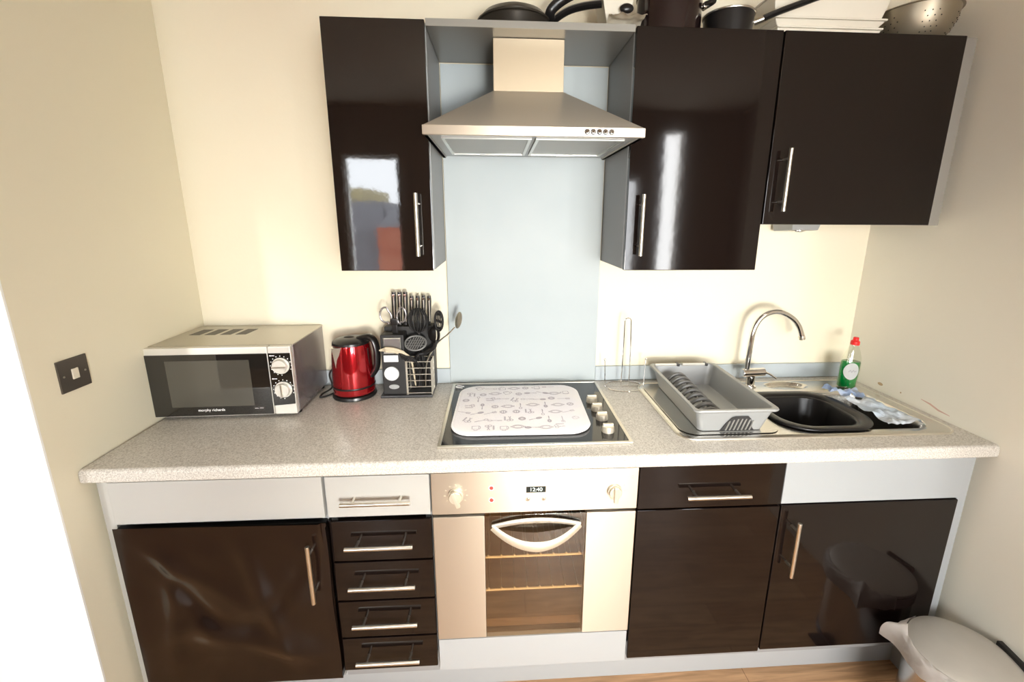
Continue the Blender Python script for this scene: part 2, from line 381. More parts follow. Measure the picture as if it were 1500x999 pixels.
# ------------------------------------------------------------------ splashback & upstands
tag(obj('splashback', MB().box(.903, 1.497, .002, .0145, .911, 2.088, .001), 'splash'), 'pale blue grey splashback panel behind the hob and hood', 'splashback')
tag(obj('upstand', MB().box(-.030, .9025, .002, .0145, .911, .972, .0015), 'upstand'), 'blue grey worktop upstand left of the splashback behind the kettle', 'upstand')
tag(obj('upstand', MB().box(1.4975, 2.588, .002, .0145, .911, .972, .0015), 'upstand'), 'blue grey worktop upstand behind the tap and dish rack', 'upstand')

# ------------------------------------------------------------------ worktop with cut-outs (hob and sink)
wt = MB(); X0, X1, YF, YBk, ZW, TH = -.014, 2.588, -.600, .0145, .91, .038
SK = (1.72, 2.535, -.505, -.065)     # sink opening
HB = (.925, 1.485, -.525, -.05)      # hob opening
xs = [X0, HB[0], HB[1], SK[0], SK[1], X1]
for i in range(5):
    a, b = xs[i], xs[i+1]
    if i in (0, 2, 4): wt.box(a, b, YF+.012, YBk, ZW-TH, ZW)
    else:
        o = HB if i == 1 else SK
        wt.box(a, b, YF+.012, o[2], ZW-TH, ZW); wt.box(a, b, o[3], YBk, ZW-TH, ZW)
# rounded nosing
nose = []
for x in (X0, X1):
    L_ = [(x, YF+.012, ZW-TH), (x, YF+.012, ZW)]
    L_ += [(x, YF+.012-.012*math.sin(k*PI/12), ZW-.012+.012*math.cos(k*PI/12)) for k in range(1, 7)]
    L_ += [(x, YF, ZW-TH+.006), (x, YF+.003, ZW-TH+.001), (x, YF+.006, ZW-TH)]
    nose.append(L_)
wt.loft(nose)
bmesh.ops.remove_doubles(wt.bm, verts=wt.bm.verts[:], dist=1e-5)
tag(obj('worktop', wt, 'worktop', ang=.9), 'long speckled grey stone-effect laminate worktop running wall to wall', 'worktop')

# ------------------------------------------------------------------ base units
YD = -.588; DT = .019
ZP = .866; ZD = .7245; ZB = .178
def front(x0, x1, z0, z1, bev=.0025, y=YD, g=.0015):
    return MB().box(x0+g, x1-g, y, y+DT, z0+g, z1-g, bev)
# left cupboard
t = thing('base_cabinet', 'base cabinet at left end with warped dark brown foil door', 'base cabinet', (.31,-.3,.12))
obj('body', carcass(.032, .604, YD+.021, -.02, .15, .868), 'carcass', t)
obj('filler_panel', MB().box(.002, .031, YD+.012, -.02, 0, .868, .001), 'silver', t)
obj('top_panel', front(.036, .604, .7345, ZP+.001), 'silver', t)
def warp(u, v):
    x = .034+.574*u; z = ZB-.004+(ZD-ZB+.009)*v
    ex = min(u, 1-u, v, 1-v)*5; ex = min(1, ex)
    d = .020*noise.noise(Vector((u*1.5+3, v*1.6+1, .3)))+.010*noise.noise(Vector((u*3.1+u*v*2, v*3.4+7, 2)))
    w_ = math.sin(u*PI)
    d2 = .012*math.exp(-((v-.27-.10*math.sin(u*5))**2)/.005)*w_+.011*math.exp(-((v-.95+.75*u)**2)/.004)*w_*max(0,1-u*1.3)-.010*math.exp(-((v-.62-.25*math.cos(u*6))**2)/.006)*w_
    d2 += .010*math.exp(-((u-.80+.25*v)**2)/.003)*math.sin(v*PI)*.8+.009*math.exp(-((u-.12-.15*v)**2)/.003)*math.sin(v*PI)
    return Vector((x, YD-.001-.007-ex*(d+d2)*.95 - .012*u*v*v*(1 if u < .97 else .4), z))
dm = MB().grid(warp, 90, 80)
d = obj('door', dm, 'foil', t)
obj('door_core', MB().box(.0355, .602, YD+.001, YD+DT, ZB+.001, ZD-.003, .001), 'dark', d)
def edge_foil(u, v):
    z = ZB+(ZD-ZB-.004)*v
    return Vector((.6075+.002*math.sin(v*9), YD-.012+.030*u-.010*v*(1-u), z))
obj('peeled_edge', MB().grid(edge_foil, 2, 30, .0012), 'black', d)
obj('exposed_edge', MB().box(.6025, .6055, YD-.004, YD+.014, ZB+.01, ZD-.07), 'chip', d)
bar_handle('z', (.563,.5825), .19, YD-.012, d, proud=.03)
# drawer column
t = thing('drawer_unit', 'drawer unit with one silver and four black drawers left of the oven', 'drawer unit', (.755,-.3,.12))
obj('body', carcass(.611, .899, YD+.021, -.02, .15, .868, shelf=False), 'carcass', t)
dz = [(.7345, ZP, 'silver'), (.588, .724, 'black'), (.4505, .586, 'black'), (.315, .4485, 'black'), (.190, .313, 'black')]
hz = [.797, .655, .519, .386, .249]
for (z0, z1, mm), hz_ in zip(dz, hz):
    d = obj('drawer', front(.609, .900, z0, z1, .003), mm, t)
    obj('drawer_box', MB().box(.635, .875, YD+.0195, -.15, z0+.02, z1-.03), 'carcass', d)
    bar_handle('x', (.7535, hz_), .19, YD, d)
# oven housing + oven
t = thing('built_in_oven', 'built-in stainless steel oven with glass door below the hob', 'oven', (1.2,-.3,.28))
c = MB(); c.box(.903, .92, YD+.03, -.04, .3, .866).box(1.48, 1.497, YD+.03, -.04, .3, .866).box(.92, 1.48, -.06, -.04, .3, .866).box(.92, 1.48, YD+.03, -.06, .3, .33).box(.92, 1.48, YD+.03, -.06, .72, .866)
obj('cavity', c, 'cavity', t)
cp = obj('control_panel', MB().box(.903, 1.4985, YD-.002, YD+.025, .735, ZP+.001, .0015), 'steel', t)
yp = YD-.002
for x, z, a in ((.972,.798,-.35), (1.429,.797,0)):
    k = obj('knob', MB().cyl((x,yp,z), (x,yp-.010,z), .0215, n=32, bev=.001).cyl((x,yp-.010,z), (x,yp-.019,z), .019, .018, n=32, bev=.0015), 'knobm', t)
    g = MB().box(-.006, .006, -.010, 0, -.026, .023, .002); g.xf(Matrix.Translation((x, yp-.018, z)) @ Matrix.Rotation(a, 4, 'Y'))
    obj('grip', g, 'knobm', k)
    mk = MB()
    for q in range(9):
        an = -2.2+q*.55; mk.box(-.0012, .0012, -.0005, 0, .029, .034).xf(Matrix.Identity(4))
        bm2 = mk.bm; vs = [v for v in bm2.verts if v.tag is False][-8:]
        bmesh.ops.transform(bm2, matrix=Matrix.Translation((x, yp, z)) @ Matrix.Rotation(an, 4, 'Y'), verts=vs)
        bm2.verts.ensure_lookup_table()
    obj('dial_marks', mk, 'tan', k)
for z in (.817,.778):
    l = obj('indicator_light', MB().cyl((1.073,yp,z), (1.073,yp-.003,z), .0052, n=18, bev=.001), 'ledred', t)
    obj('indicator_ring', MB().tube([(1.073+.0072*math.cos(a*PI/10), yp-.0006, z+.0072*math.sin(a*PI/10)) for a in range(20)], .0011, 6, True), 'whitep', l)
dsp = obj('display', MB().box(1.1725, 1.229, yp-.0015, yp+.001, .7985, .8175, .0004), 'disp', t)
obj('digits', MB().text('12:40', (1.2005, yp-.0018, .808), .017, (PI/2,0,0)), 'digit', dsp)
for x in (1.178,1.224):
    obj('clock_button', MB().cyl((x,yp,.776), (x,yp-.003,.776), .0048, n=18, bev=.0008).tube([(x+.007*math.cos(a*PI/10), yp-.0004, .776+.007*math.sin(a*PI/10)) for a in range(14)], .0007, 6), 'satin', t)
sm = MB().tube([(1.478,yp-.0003,.842),(1.484,yp-.0003,.842)], .0007, 6).tube([(1.478,yp-.0003,.835),(1.484,yp-.0003,.835)], .0007, 6)
obj('panel_symbol', sm, 'tan', t)
obj('shadow_gap', MB().box(.906, 1.494, YD+.012, YD+.03, .726, .7345), 'dark', t)
zo0, zo1 = .297, .7265
dr = obj('oven_door', MB().box(1.0525, 1.3495, YD-.002, YD+.003, zo0, zo1, .0008), 'ovenglass', t)
for a, b_ in ((.904, 1.052), (1.350, 1.497)): obj('door_panel', MB().box(a, b_, YD-.004, YD+.022, zo0, zo1, .002), 'steel', dr)
# curved double-bow handle
def bow(z_off, sag, y_off, n=24):
    P = []
    for i in range(n+1):
        u = -1+2*i/n; P.append((1.2025+.128*u, YD-.010-y_off*(1-u*u), .693+z_off-sag*(1-u*u)))
    return P
obj('oven_handle', MB().tube(bow(0, .043, .034), [.0085+.005*(1-abs(-1+2*i/24)) for i in range(25)], 12, flat=(1.25,.7)), 'knobm', dr)
obj('handle_back', MB().tube(bow(.002, -.020, .004), .0065, 10, flat=(1.2,.8)), 'filterfr', dr)
for z in (.556,.437):
    r = MB()
    r.tube([(.99,-.13,z),(1.41,-.13,z)], .0026, 8)
    for k in range(10): r.tube([(1.02+k*.040,-.553,z+.003),(1.02+k*.040,-.13,z+.002)], .0013, 6)
    ro = obj('oven_rack', r, 'filter', t)
    fb = MB().tube([(.925,-.555,z),(1.475,-.555,z)], .0036, 8)
    for k in range(10): fb.sphere((1.02+k*.040,-.555,z+.004), .004, (1,1,1), 8)
    obj('front_bar', fb, 'rackm', ro)
obj('filler_panel', front(.903, 1.497, .172, .292, .001), 'plinth', t)
# drawer + door unit
t = thing('base_cabinet', 'black base cabinet with one drawer between the oven and sink cabinet', 'base cabinet', (1.72,-.3,.12))
obj('body', carcass(1.502, 1.9425, YD+.021, -.02, .15, .868, shelf=False).box(1.52, 1.924, YD+.03, -.03, .715, .735), 'carcass', t)
d = obj('drawer', front(1.5005, 1.9425, .7275, ZP+.004, .003), 'black', t)
bar_handle('x', (1.7305,.782), .19, YD, d)
obj('door', front(1.5005, 1.9425, ZB, .7255, .003), 'black', t)
# sink cabinet
t = thing('base_cabinet', 'black base cabinet under the sink with a vertical bar handle', 'base cabinet', (2.23,-.3,.12))
m = MB(); m.box(1.944, 1.962, YD+.021, -.02, .15, .870).box(2.495, 2.513, YD+.021, -.02, .15, .870).box(1.962, 2.495, YD+.021, -.02, .15, .168)
obj('body', m, 'carcass', t)
obj('fascia', MB().box(1.945, 2.513, YD+.004, YD+DT, .7285, .870, .001), 'bluesilver', t)
obj('filler_panel', MB().box(2.514, 2.545, YD+.008, -.02, 0, .870, .001), 'bluesilver', t)
d = obj('door', front(1.9435, 2.5135, ZB+.006, .7265, .003), 'black', t)
bar_handle('z', (1.9865,.5905), .19, YD, d)
tag(obj('plinth', MB().box(.033, 2.513, -.50, -.482, 0, .149, .001), 'plinth'), 'long silver plinth board along the floor beneath the base cabinets', 'plinth')

# ------------------------------------------------------------------ hob
hx, hy = .916, -.022
t = thing('hob', 'black glass electric hob with steel trim set in the worktop', 'hob', (hx+.29, hy-.255, .91))
m = MB()
def ringframe(m, x0, x1, ya, yb, z0, z1, w):
    m.box(x0, x1, ya, ya+w, z0, z1, .001).box(x0, x1, yb-w, yb, z0, z1, .001).box(x0, x0+w, ya+w, yb-w, z0, z1, .001).box(x1-w, x1, ya+w, yb-w, z0, z1, .001)
ringframe(m, hx, hx+.58, hy-.51, hy, .9102, .9175, .010)
obj('trim', m, 'satin', t)
obj('glass_top', MB().box(hx+.0095, hx+.5705, hy-.5005, hy-.0095, .9105, .9160, .0005), 'hobglass', t)
obj('burner_box', MB().box(.93, 1.48, -.52, -.055, .872, .9103), 'dark', t)
ringm = MB()
for cx_, cy_, r_ in ((hx+.135,hy-.37,.09),(hx+.135,hy-.14,.075),(hx+.355,hy-.37,.075),(hx+.355,hy-.14,.09)):
    ringm.tube([(cx_+r_*math.cos(a*PI/24), cy_+r_*math.sin(a*PI/24), .9161) for a in range(48)], .0005, 5, True)
obj('cooking_zones', ringm, 'greyd', t)
for (x, y) in ((1.434,-.229),(1.437,-.300),(1.438,-.371),(1.437,-.458)):
    k = obj('hob_knob', MB().lathe([(0,0),(.0195,0),(.0200,.003),(.0185,.017),(.017,.019),(0,.019)], (x,y,.9165), 32), 'knobs', t)
    obj('knob_grip', MB().box(x-.0165, x+.0165, y-.0045, y+.0045, .934, .943, .0015), 'knobs', k)
# drying mat
mx0, mx1, my0, my1 = .948, 1.392, -.472, -.078
t = thing('drying_mat', 'white padded mat printed with kitchen utensils lying on the hob', 'mat', (1.17,-.27,.917))
def matring(ins, z, r=.07): 
    P = rrect(mx0+ins, mx1-ins, my0+ins, my1-ins, r-ins, z, 8)
    return [(x+.010*(y-my0)/(my1-my0)-.004, y-.010*(x-mx0), zz+.0012*math.sin(x*40)*math.sin(y*31)) for x, y, zz in P]
padmb = (MB().loft([matring(.006,.9168), matring(.0,.919), matring(.0,.924), matring(.006,.9275), matring(.012,.928)]))
obj('binding', MB().tube(matring(.002,.9235), .0038, 8, True), 'matedge', t)
obj('hanging_loop', MB().tube(bez([(.957,-.088,.923),(.935,-.078,.922),(.932,-.066,.922),(.943,-.062,.922),(.962,-.072,.923)],6), .0022, 6), 'matedge', t)
pk = MB(); zi = .9285
def ln(p, w=.0011): pk.tube([(x, y, zi) for x, y in p], w, 4, flat=(.4,1))
def el(cx, cy, rx, ry, a0=0, a1=2*PI, n=16): ln([(cx+rx*math.cos(a0+(a1-a0)*k/n), cy+ry*math.sin(a0+(a1-a0)*k/n)) for k in range(n+1)])
def icon(kind, cx, cy, s, a):
    ca, sa = math.cos(a), math.sin(a)
    T = lambda pts: ln([(cx+s*(ca*x-sa*y), cy+s*(sa*x+ca*y)) for x, y in pts])
    circ = lambda x0,y0,rx,ry,a0=0,a1=2*PI: T([(x0+rx*math.cos(a0+(a1-a0)*k/14), y0+ry*math.sin(a0+(a1-a0)*k/14)) for k in range(15)])
    if kind == 0: circ(.7,0,.3,.2); T([(.4,0),(-1,0)]); T([(-1,.06),(-.3,.06)])           # spoon
    if kind == 1: T([(-1,0),(.3,0)]); T([(1,.2),(.4,.2),(.3,0),(.4,-.2),(1,-.2)]); T([(.3,0),(1,0)]) # fork
    if kind == 2: circ(0,0,.8,.5); circ(0,0,.6,.35); T([(.8,.1),(1,.1),(1,-.1),(.8,-.1)]); T([(-.8,.1),(-1,.1),(-1,-.1),(-.8,-.1)]) # pot
    if kind == 3: [circ(.55,0,.45,.08+.09*q) for q in range(3)]; T([(.1,0),(-1,0)]); T([(-1,.05),(-.4,.05)]) # whisk
    if kind == 4: circ(0,0,.6,.6); circ(0,0,.42,.42); T([(0,.6),(0,-.6)])                  # plate
    if kind == 5: T([(-.5,-.6),(.5,-.6),(.6,.5),(-.6,.5),(-.5,-.6)]); circ(.75,0,.25,.3,-PI/2,PI/2); T([(-.6,.5),(-.3,.75),(.3,.75),(.6,.5)]) # jug
    if kind == 6: circ(0,-.6,.3,.3); circ(.5,-.5,.28,.3); T([(.1,-.3),(.4,.9)]); T([(.4,-.2),(.0,.9)]); T([(-.7,-.6),(-.7,.8),(-.55,.8),(-.55,-.6)]) # scissors
random.seed(11); gi = 0
for r_ in range(7):
    for c_ in range(9):
        x = mx0+.032+c_*.0440+(.016 if r_ % 2 else -.0); y = my0+.034+r_*.0545+random.uniform(-.007,.007)
        if x > mx1-.028: continue
        if (c_ in (0,8)) and r_ in (0,6): continue
        k = random.choice((0,1,2,3,3,4,4,5,5,6,6,2)); 
        icon(k, x, y, .023 if k in (0,1,2,3) else .019, random.choice((0,PI,PI/2,-PI/2,.4,-.4)) if k != 2 else 0)
npad = len(padmb.bm.faces); padmb.merge(pk.bm); padmb.bm.faces.ensure_lookup_table()
for i in range(npad, len(padmb.bm.faces)): padmb.bm.faces[i].material_index = 1
po = obj('padding', padmb, 'mattex', t, ang=1.2); po.data.materials.append(M['ink'])

# ------------------------------------------------------------------ microwave
t = thing('microwave', 'silver microwave oven with black glass door beside the left wall', 'microwave', (.20,-.15,.91))
x0, x1, yf, yb, z0, z1 = -.031, .418, -.275, .0, .922, 1.158
obj('casing', MB().box(x0, x1, yf, yb, z0, z1, .004), 'mwside', t)
obj('top_cover', MB().box(x0-.0008, x1+.0008, yf, yb, z1-.004, z1+.0012, .002), 'mwtop', t)
v = MB()
for k in range(4):
    a = .010+k*.052
    v.hexa([(a,-.135,z1+.001),(a+.036,-.135,z1+.001),(a+.040,-.055,z1+.001),(a+.004,-.055,z1+.001),(a,-.135,z1+.0019),(a+.036,-.135,z1+.0019),(a+.040,-.055,z1+.0019),(a+.004,-.055,z1+.0019)])
obj('top_vents', v, 'vent', t)
v = MB(); v.box(.03,.20,-.040,-.020,z1+.001,z1+.0018); obj('rear_vent', v, 'mwtop', t)
d = obj('door', MB().box(x0, .345, -.297, yf-.0005, z0, z1, .004), 'mwfront', t)
obj('door_glass', MB().box(x0+.003, .3435, -.3005, -.2965, z0+.004, z1-.022, .001), 'mwglass', d)
obj('door_window', MB().box(.030, .287, -.3012, -.3002, .958, 1.116, .0003), 'mwwin', d)
obj('brand_lettering', MB().text('morphy richards', (.150,-.3013,.946), .0125, (PI/2,0,0)), 'whitep', d)
obj('capacity_mark', MB().box(.286,.298,-.3012,-.3006,.946,.950).box(.301,.314,-.3012,-.3006,.946,.951).tube([(.282,-.3008,.942),(.318,-.3008,.942),(.318,-.3008,.954),(.282,-.3008,.954)], .0003, 4, True), 'mwside', d)
p = obj('control_panel', MB().box(.3465, x1, -.297, yf-.0005, z0, z1, .004), 'mwfront', t)
obj('panel_face', MB().hexa([(.348,-.3005,.955),(x1-.002,-.3005,.960),(x1-.002,-.2965,.960),(.348,-.2965,.955),(.348,-.3005,1.136),(x1-.002,-.3005,1.136),(x1-.002,-.2965,1.136),(.348,-.2965,1.136)]), 'mwglass', p)
for zz in (1.128, 1.049): obj('dial_icon', MB().box(.352,.368,-.3012,-.3004,zz-.001,zz+.001).cyl((.355,-.3012,zz),(.355,-.3004,zz),.0024,n=8), 'whitep', p)
for z, ga in ((1.094, PI/2), (1.012, 0)):
    x = .385
    k = obj('dial', MB().cyl((x,-.3003,z), (x,-.305,z), .0275, n=36, bev=.001).cyl((x,-.305,z), (x,-.318,z), .0235, .022, n=36, bev=.002), 'mwfront', t)
    g = MB().box(-.003, .003, -.004, 0, -.022, .022, .001).xf(Matrix.Translation((x,-.3175,z)) @ Matrix.Rotation(ga, 4, 'Y')); obj('dial_grip', g, 'satin', k)
    mk = MB()
    for q in range(14):
        an = q*2*PI/16-.4; px_, pz_ = x+.0325*math.cos(an), z+.0325*math.sin(an)
        mk.sphere((px_,-.3008,pz_), .0017, (1,.4,1), 8)
    obj('dial_marks', mk, 'whitep', k)
for xx in (.0,.40):
    for yy in (-.25,-.03): obj('foot', MB().cyl((xx,yy,.9101), (xx,yy,.9225), .013, n=16), 'plastic', t)
for yy, rr_ in ((-.12,.0035), (-.22,.0025)): obj('side_screw', MB().sphere((x1+.0008,yy,.935), rr_, (.5,1,1), 10), 'chrome', t)
t.rotation_euler = (0,0,math.radians(1.4))

# ------------------------------------------------------------------ kettle
kx, ky = .552, -.098
t = thing('kettle', 'metallic red electric kettle with black handle beside the microwave', 'kettle', (kx,ky,.91))
obj('power_base', MB().lathe([(0,0),(.078,0),(.080,.004),(.078,.012),(.068,.017),(0,.017)], (kx,ky,.9101), 40), 'plastic', t)
b = obj('body', MB().lathe([(0,.018),(.0735,.018),(.0755,.024),(.0752,.06),(.0740,.11),(.0705,.165),(.0675,.198),(.0655,.205),(0,.205)], (kx,ky,.91), 48), 'red', t)
obj('lower_band', MB().lathe([(.0762,.041),(.0772,.043),(.0772,.046),(.0760,.048)], (kx,ky,.91), 48), 'plastic', b)
obj('lid', MB().lathe([(.0660,.204),(.0645,.212),(.052,.221),(.030,.225),(.0,.227)], (kx,ky,.91), 40), 'plastic', t)
obj('lid_knob', MB().sphere((kx-.005,ky,.91+.224), .014, (1.5,1,.5)), 'plastic', t)
# spout on front-left
sa = math.radians(237); ux, uy = math.cos(sa), math.sin(sa)
sp = []
for z, hw, pr in ((1.035,.004,.0740),(1.055,.012,.0765),(1.080,.019,.080),(1.102,.024,.084),(1.113,.026,.086)):
    px_, py_ = kx+ux*(pr), ky+uy*(pr); bx_, by_ = kx+ux*.055, ky+uy*.055
    tx, ty = -uy, ux
    sp.append([(bx_+tx*hw,by_+ty*hw,z),(px_-ux*.012+tx*hw*.75,py_-uy*.012+ty*hw*.75,z),(px_,py_,z),(px_-ux*.012-tx*hw*.75,py_-uy*.012-ty*hw*.75,z),(bx_-tx*hw,by_-ty*hw,z)])
obj('spout', MB().loft(sp), 'chrome', t, ang=1.0)
ha = math.radians(-8); hxu, hyu = math.cos(ha), math.sin(ha)
hp = [(kx+hxu*r_, ky+hyu*r_, z) for r_, z in ((.030,1.130),(.062,1.139),(.086,1.128),(.096,1.095),(.0965,1.055),(.090,1.018),(.070,.990))]
obj('handle', MB().tube(bez(hp,6), .0145, 12, flat=(.8,1.15)), 'plastic', t)
ws = MB().tube([(kx+.0705*math.cos(a)*(1) , ky+.0705*math.sin(a), z) for a, z in ((-.35,1.10),(-.33,1.03),(-.31,.98))], .003, 6)
obj('water_gauge', ws, 'plastic', t)
obj('cord', MB().tube(bez([(kx-.070,ky+.02,.918),(kx-.09,ky-.01,.914),(kx-.115,ky-.035,.9145),(kx-.12,ky-.005,.916),(kx-.095,ky+.03,.93),(kx-.108,ky+.05,.975),(kx-.085,ky+.075,1.0),(kx-.06,ky+.09,.97),(kx-.05,ky+.093,.93)],8), .0034, 8), 'cordm', t)

# ------------------------------------------------------------------ knife block
t = thing('knife_block', 'black knife block with wire utensil basket beside the red kettle', 'knife block', (.75,-.07,.91))
obj('base_board', MB().box(.658, .850, -.146, -.004, .9101, .920, .003), 'greyd', t)
obj('tower', MB().box(.668, .752, -.132, -.066, .920, 1.150, .003), 'plasticm', t)
obj('knife_housing', MB().box(.668, .852, -.0655, -.008, .920, 1.166, .003), 'plasticm', t)
f = MB(); ringframe(f, .684, .736, -.1345, -.1325, 1.085, 1.085, .001) if False else None
pf = MB(); yq = -.1335
pf.tube([(.680,yq,1.083),(.740,yq,1.083),(.740,yq,1.138),(.680,yq,1.138)], .0028, 8, True)
o = obj('picture_frame', pf, 'mwfront', t); obj('picture', MB().box(.682,.738,-.1335,-.1322,1.085,1.136), 'mwside', o)
obj('white_label', MB().box(.677, .729, -.1338, -.1322, 1.048, 1.073, .001), 'whitep', t)
o = obj('timer_dial', MB().cyl((.703,-.132,1.004), (.703,-.139,1.004), .0265, n=36, bev=.001), 'whitep', t)
tm = MB().tube([(.703+.0265*math.cos(a*PI/16), -.1385, 1.004+.0265*math.sin(a*PI/16)) for a in range(32)], .0014, 6, True)
for q in range(12): tm.sphere((.703+.021*math.cos(q*PI/6), -.1392, 1.004+.021*math.sin(q*PI/6)), .001, (1,.5,1), 6)
tm.box(.7023,.7037,-.1396,-.1388,1.004,1.018).box(.703,.713,-.1396,-.1388,1.0035,1.0047)
obj('dial_markings', tm, 'greyp', o)
ov = MB().lathe([(0,0),(.019,0),(.018,.002),(0,.002)], (0,0,0), 28, (1,.5)); ov.xf(Matrix.Translation((.708,-.1322,.951)) @ Matrix.Rotation(PI/2,4,'X'))
obj('oval_badge', ov, 'greyp', t)
bk = MB(); bx0, bx1, by0, by1 = .757, .848, -.136, -.070
for k in range(6):
    z = .926+k*.0245; bk.tube([(bx0,by0,z),(bx1,by0,z),(bx1,by1,z),(bx0,by1,z)], .0019, 6, True)
for (x, y) in ((bx0,by0),(bx1,by0),(bx1,by1),(bx0,by1)): bk.tube([(x,y,.920),(x,y,1.0495)], .0025, 6)
for k in range(1,4): bk.tube([(bx1,by0+k*.0165,.921),(bx1,by0+k*.0165,1.0485)], .0015, 6)
bk.box(bx0-.003, bx0+.004, by0-.001, by0+.002, .921, 1.051)
obj('utensil_basket', bk, 'satin', t)
# knives: handle + rivets, blade inside the block
def knife_handle(x, top, w, label):
    k = thing('kitchen_knife', label, 'knife', (x,-.036,1.166), 'knives in the block')
    lean = .005
    h_ = MB().loft([rrect(x-w/2, x+w/2, -.036-w*.6, -.036+w*.6, w*.3, 1.1665, 3), rrect(x-w/2*.8+lean*.4, x+w/2*.8+lean*.4, -.036-w*.55, -.036+w*.55, w*.28, 1.19, 3),
                    rrect(x-w/2+lean, x+w/2+lean, -.036-w*.6, -.036+w*.6, w*.3, top-.02, 3), rrect(x-w/2*.9+lean, x+w/2*.9+lean, -.036-w*.5, -.036+w*.5, w*.28, top, 3)])
    obj('handle', h_, 'plastic', k)
    obj('tang', MB().box(x-.0015+lean, x+.0015+lean, -.0362-w*.62, -.0362-w*.58, 1.18, top-.012), 'satin', k)
    obj('end_cap', MB().box(x-w*.3+lean, x+w*.3+lean, -.0365-w*.64, -.0365-w*.55, top-.016, top-.008, .0005), 'chrome', k)
names = ['first knife from the left in the block, black handle', 'second knife from the left in the block, tall black handle', 'third knife from the left in the block, tall black handle',
         'fourth knife from the left in the block, shorter black handle', 'fifth knife from the left, black handle in middle of the block', 'second knife from the right in the block, black handle', 'rightmost knife in the block, black handle with steel end']
for i, x in enumerate((.700,.722,.743,.766,.789,.811,.832)):
    knife_handle(x, (1.293,1.293,1.293,1.278,1.278,1.280,1.278)[i], .016 if i < 3 else .0145, names[i])
# scissors in the tower
t = thing('kitchen_scissors', 'black handled kitchen scissors stuck upright in front of the knives', 'scissors', (.720,-.098,1.15))
obj('blades', MB().box(.709, .721, -.100, -.096, 1.135, 1.178, .001).box(.712, .726, -.0955, -.092, 1.135, 1.178, .001), 'greyd', t)
obj('pivot', MB().box(.700, .730, -.103, -.091, 1.178, 1.205, .005).box(.706,.726,-.1035,-.091,1.15,1.18,.002), 'plastic', t)
for s in (-1,1):
    cxs = .7155+s*.0265
    obj('finger_loop', MB().tube([(cxs+.0165*math.cos(a*PI/12)*(1 if s>0 else 1.25)-(.004 if s<0 else 0), -.097, 1.218+.028*math.sin(a*PI/12)-.010*(s*math.cos(a*PI/12) < -.3)) for a in range(24)], .0036, 8, True), 'mwside', t)
# utensils in the wire basket
t = thing('potato_masher', 'black masher with round grid head in the wire basket', 'masher', (.79,-.105,.93))
Rm = Matrix.Translation((.793,-.122,1.116)) @ Matrix.Rotation(math.radians(-35),4,'X')
g = MB().tube([(.038*math.cos(a*PI/18), 0, .028*math.sin(a*PI/18)) for a in range(36)], .0035, 8, True)
for q in range(-4,5):
    w_ = math.sqrt(max(0,1-(q*.0085/.034)**2)); g.tube([(q*.0085-.012*w_,0,-.026*w_),(q*.0085+.012*w_,0,.026*w_)], .0022, 6)
for q in (-1,0,1):
    g.tube([(-.036,0,q*.010+.0),( .036,0,q*.010+.0)], .0012, 6)
g.xf(Rm); gh = obj('grid_head', g, 'ridge', t)
obj('head_backing', MB().lathe([(0,0),(.037,0),(.037,.002),(0,.002)], (0,0,0), 32, (1,.74)).xf(Matrix.Translation((.793,-.118,1.113)) @ Matrix.Rotation(math.radians(55),4,'X')), 'dark', gh)
obj('shaft', MB().tube(bez([(.795,-.100,1.100),(.800,-.085,1.06),(.795,-.100,.94)],6), .004, 8), 'plastic', t)
t = thing('whisk', 'black whisk with bulbous wires behind the round masher', 'whisk', (.80,-.09,.93))
wm = MB(); c_ = (.800,-.093,1.195)
for q in range(8):
    a = q*PI/8; wm.tube([(c_[0]+.036*math.sin(s_)*math.cos(a), c_[1]+.020*math.sin(s_)*math.sin(a), c_[2]+.046*-math.cos(s_)*(-1)) for s_ in [k*PI*2/20 for k in range(20)]], .0024, 5, True)
obj('wires', wm, 'plasticm', t); obj('handle', MB().tube([(.800,-.093,1.152),(.808,-.090,1.06),(.815,-.088,.935)], .007, 8), 'plastic', t)
def spoonhead(m, c, R, rx, rz, depth, hole=False):
    def f(u, v):
        a = 2*PI*u; r = v; return Vector((rx*r*math.cos(a), depth*(r*r-1), rz*r*math.sin(a)))
    m.grid(f, 28, 6, .0022)
    m.xf(Matrix.Translation(c) @ R)
t = thing('slotted_spoon', 'black slotted spoon leaning right in the wire basket', 'spoon', (.84,-.10,.93))
m = MB()
m.tube([(.020*math.cos(a*PI/14), 0, .037*math.sin(a*PI/14)) for a in range(28)], .0045, 8, True)
for q in range(-2,3): m.box(q*.0078-.0018, q*.0078+.0018, -.0012, .0012, -.034*math.sqrt(1-(q*.0078/.021)**2), .034*math.sqrt(1-(q*.0078/.021)**2))
m.box(-.018,.018,-.001,.001,-.005,.005).box(-.012,.012,-.001,.001,-.030,-.022).box(-.012,.012,-.001,.001,.022,.030)
m.xf(Matrix.Translation((.879,-.108,1.195)) @ Matrix.Rotation(math.radians(-38),4,'Z') @ Matrix.Rotation(math.radians(6),4,'Y'))
obj('head', m, 'plasticm', t); obj('handle', MB().tube(bez([(.876,-.108,1.16),(.872,-.10,1.12),(.835,-.095,1.05),(.828,-.092,.94)],6), .0055, 8), 'plastic', t)
t = thing('ladle', 'black ladle at right side of the wire basket', 'ladle', (.83,-.11,.93))
m = MB(); spoonhead(m, (.862,-.125,1.150), Matrix.Rotation(math.radians(-60),4,'Z') @ Matrix.Rotation(math.radians(8),4,'Y'), .020, .036, .022)
obj('bowl', m, 'plastic', t); obj('handle', MB().tube(bez([(.866,-.122,1.125),(.858,-.118,1.095),(.825,-.112,1.075),(.790,-.11,1.055),(.785,-.11,.94)],6), .0075, 8), 'plastic', t)
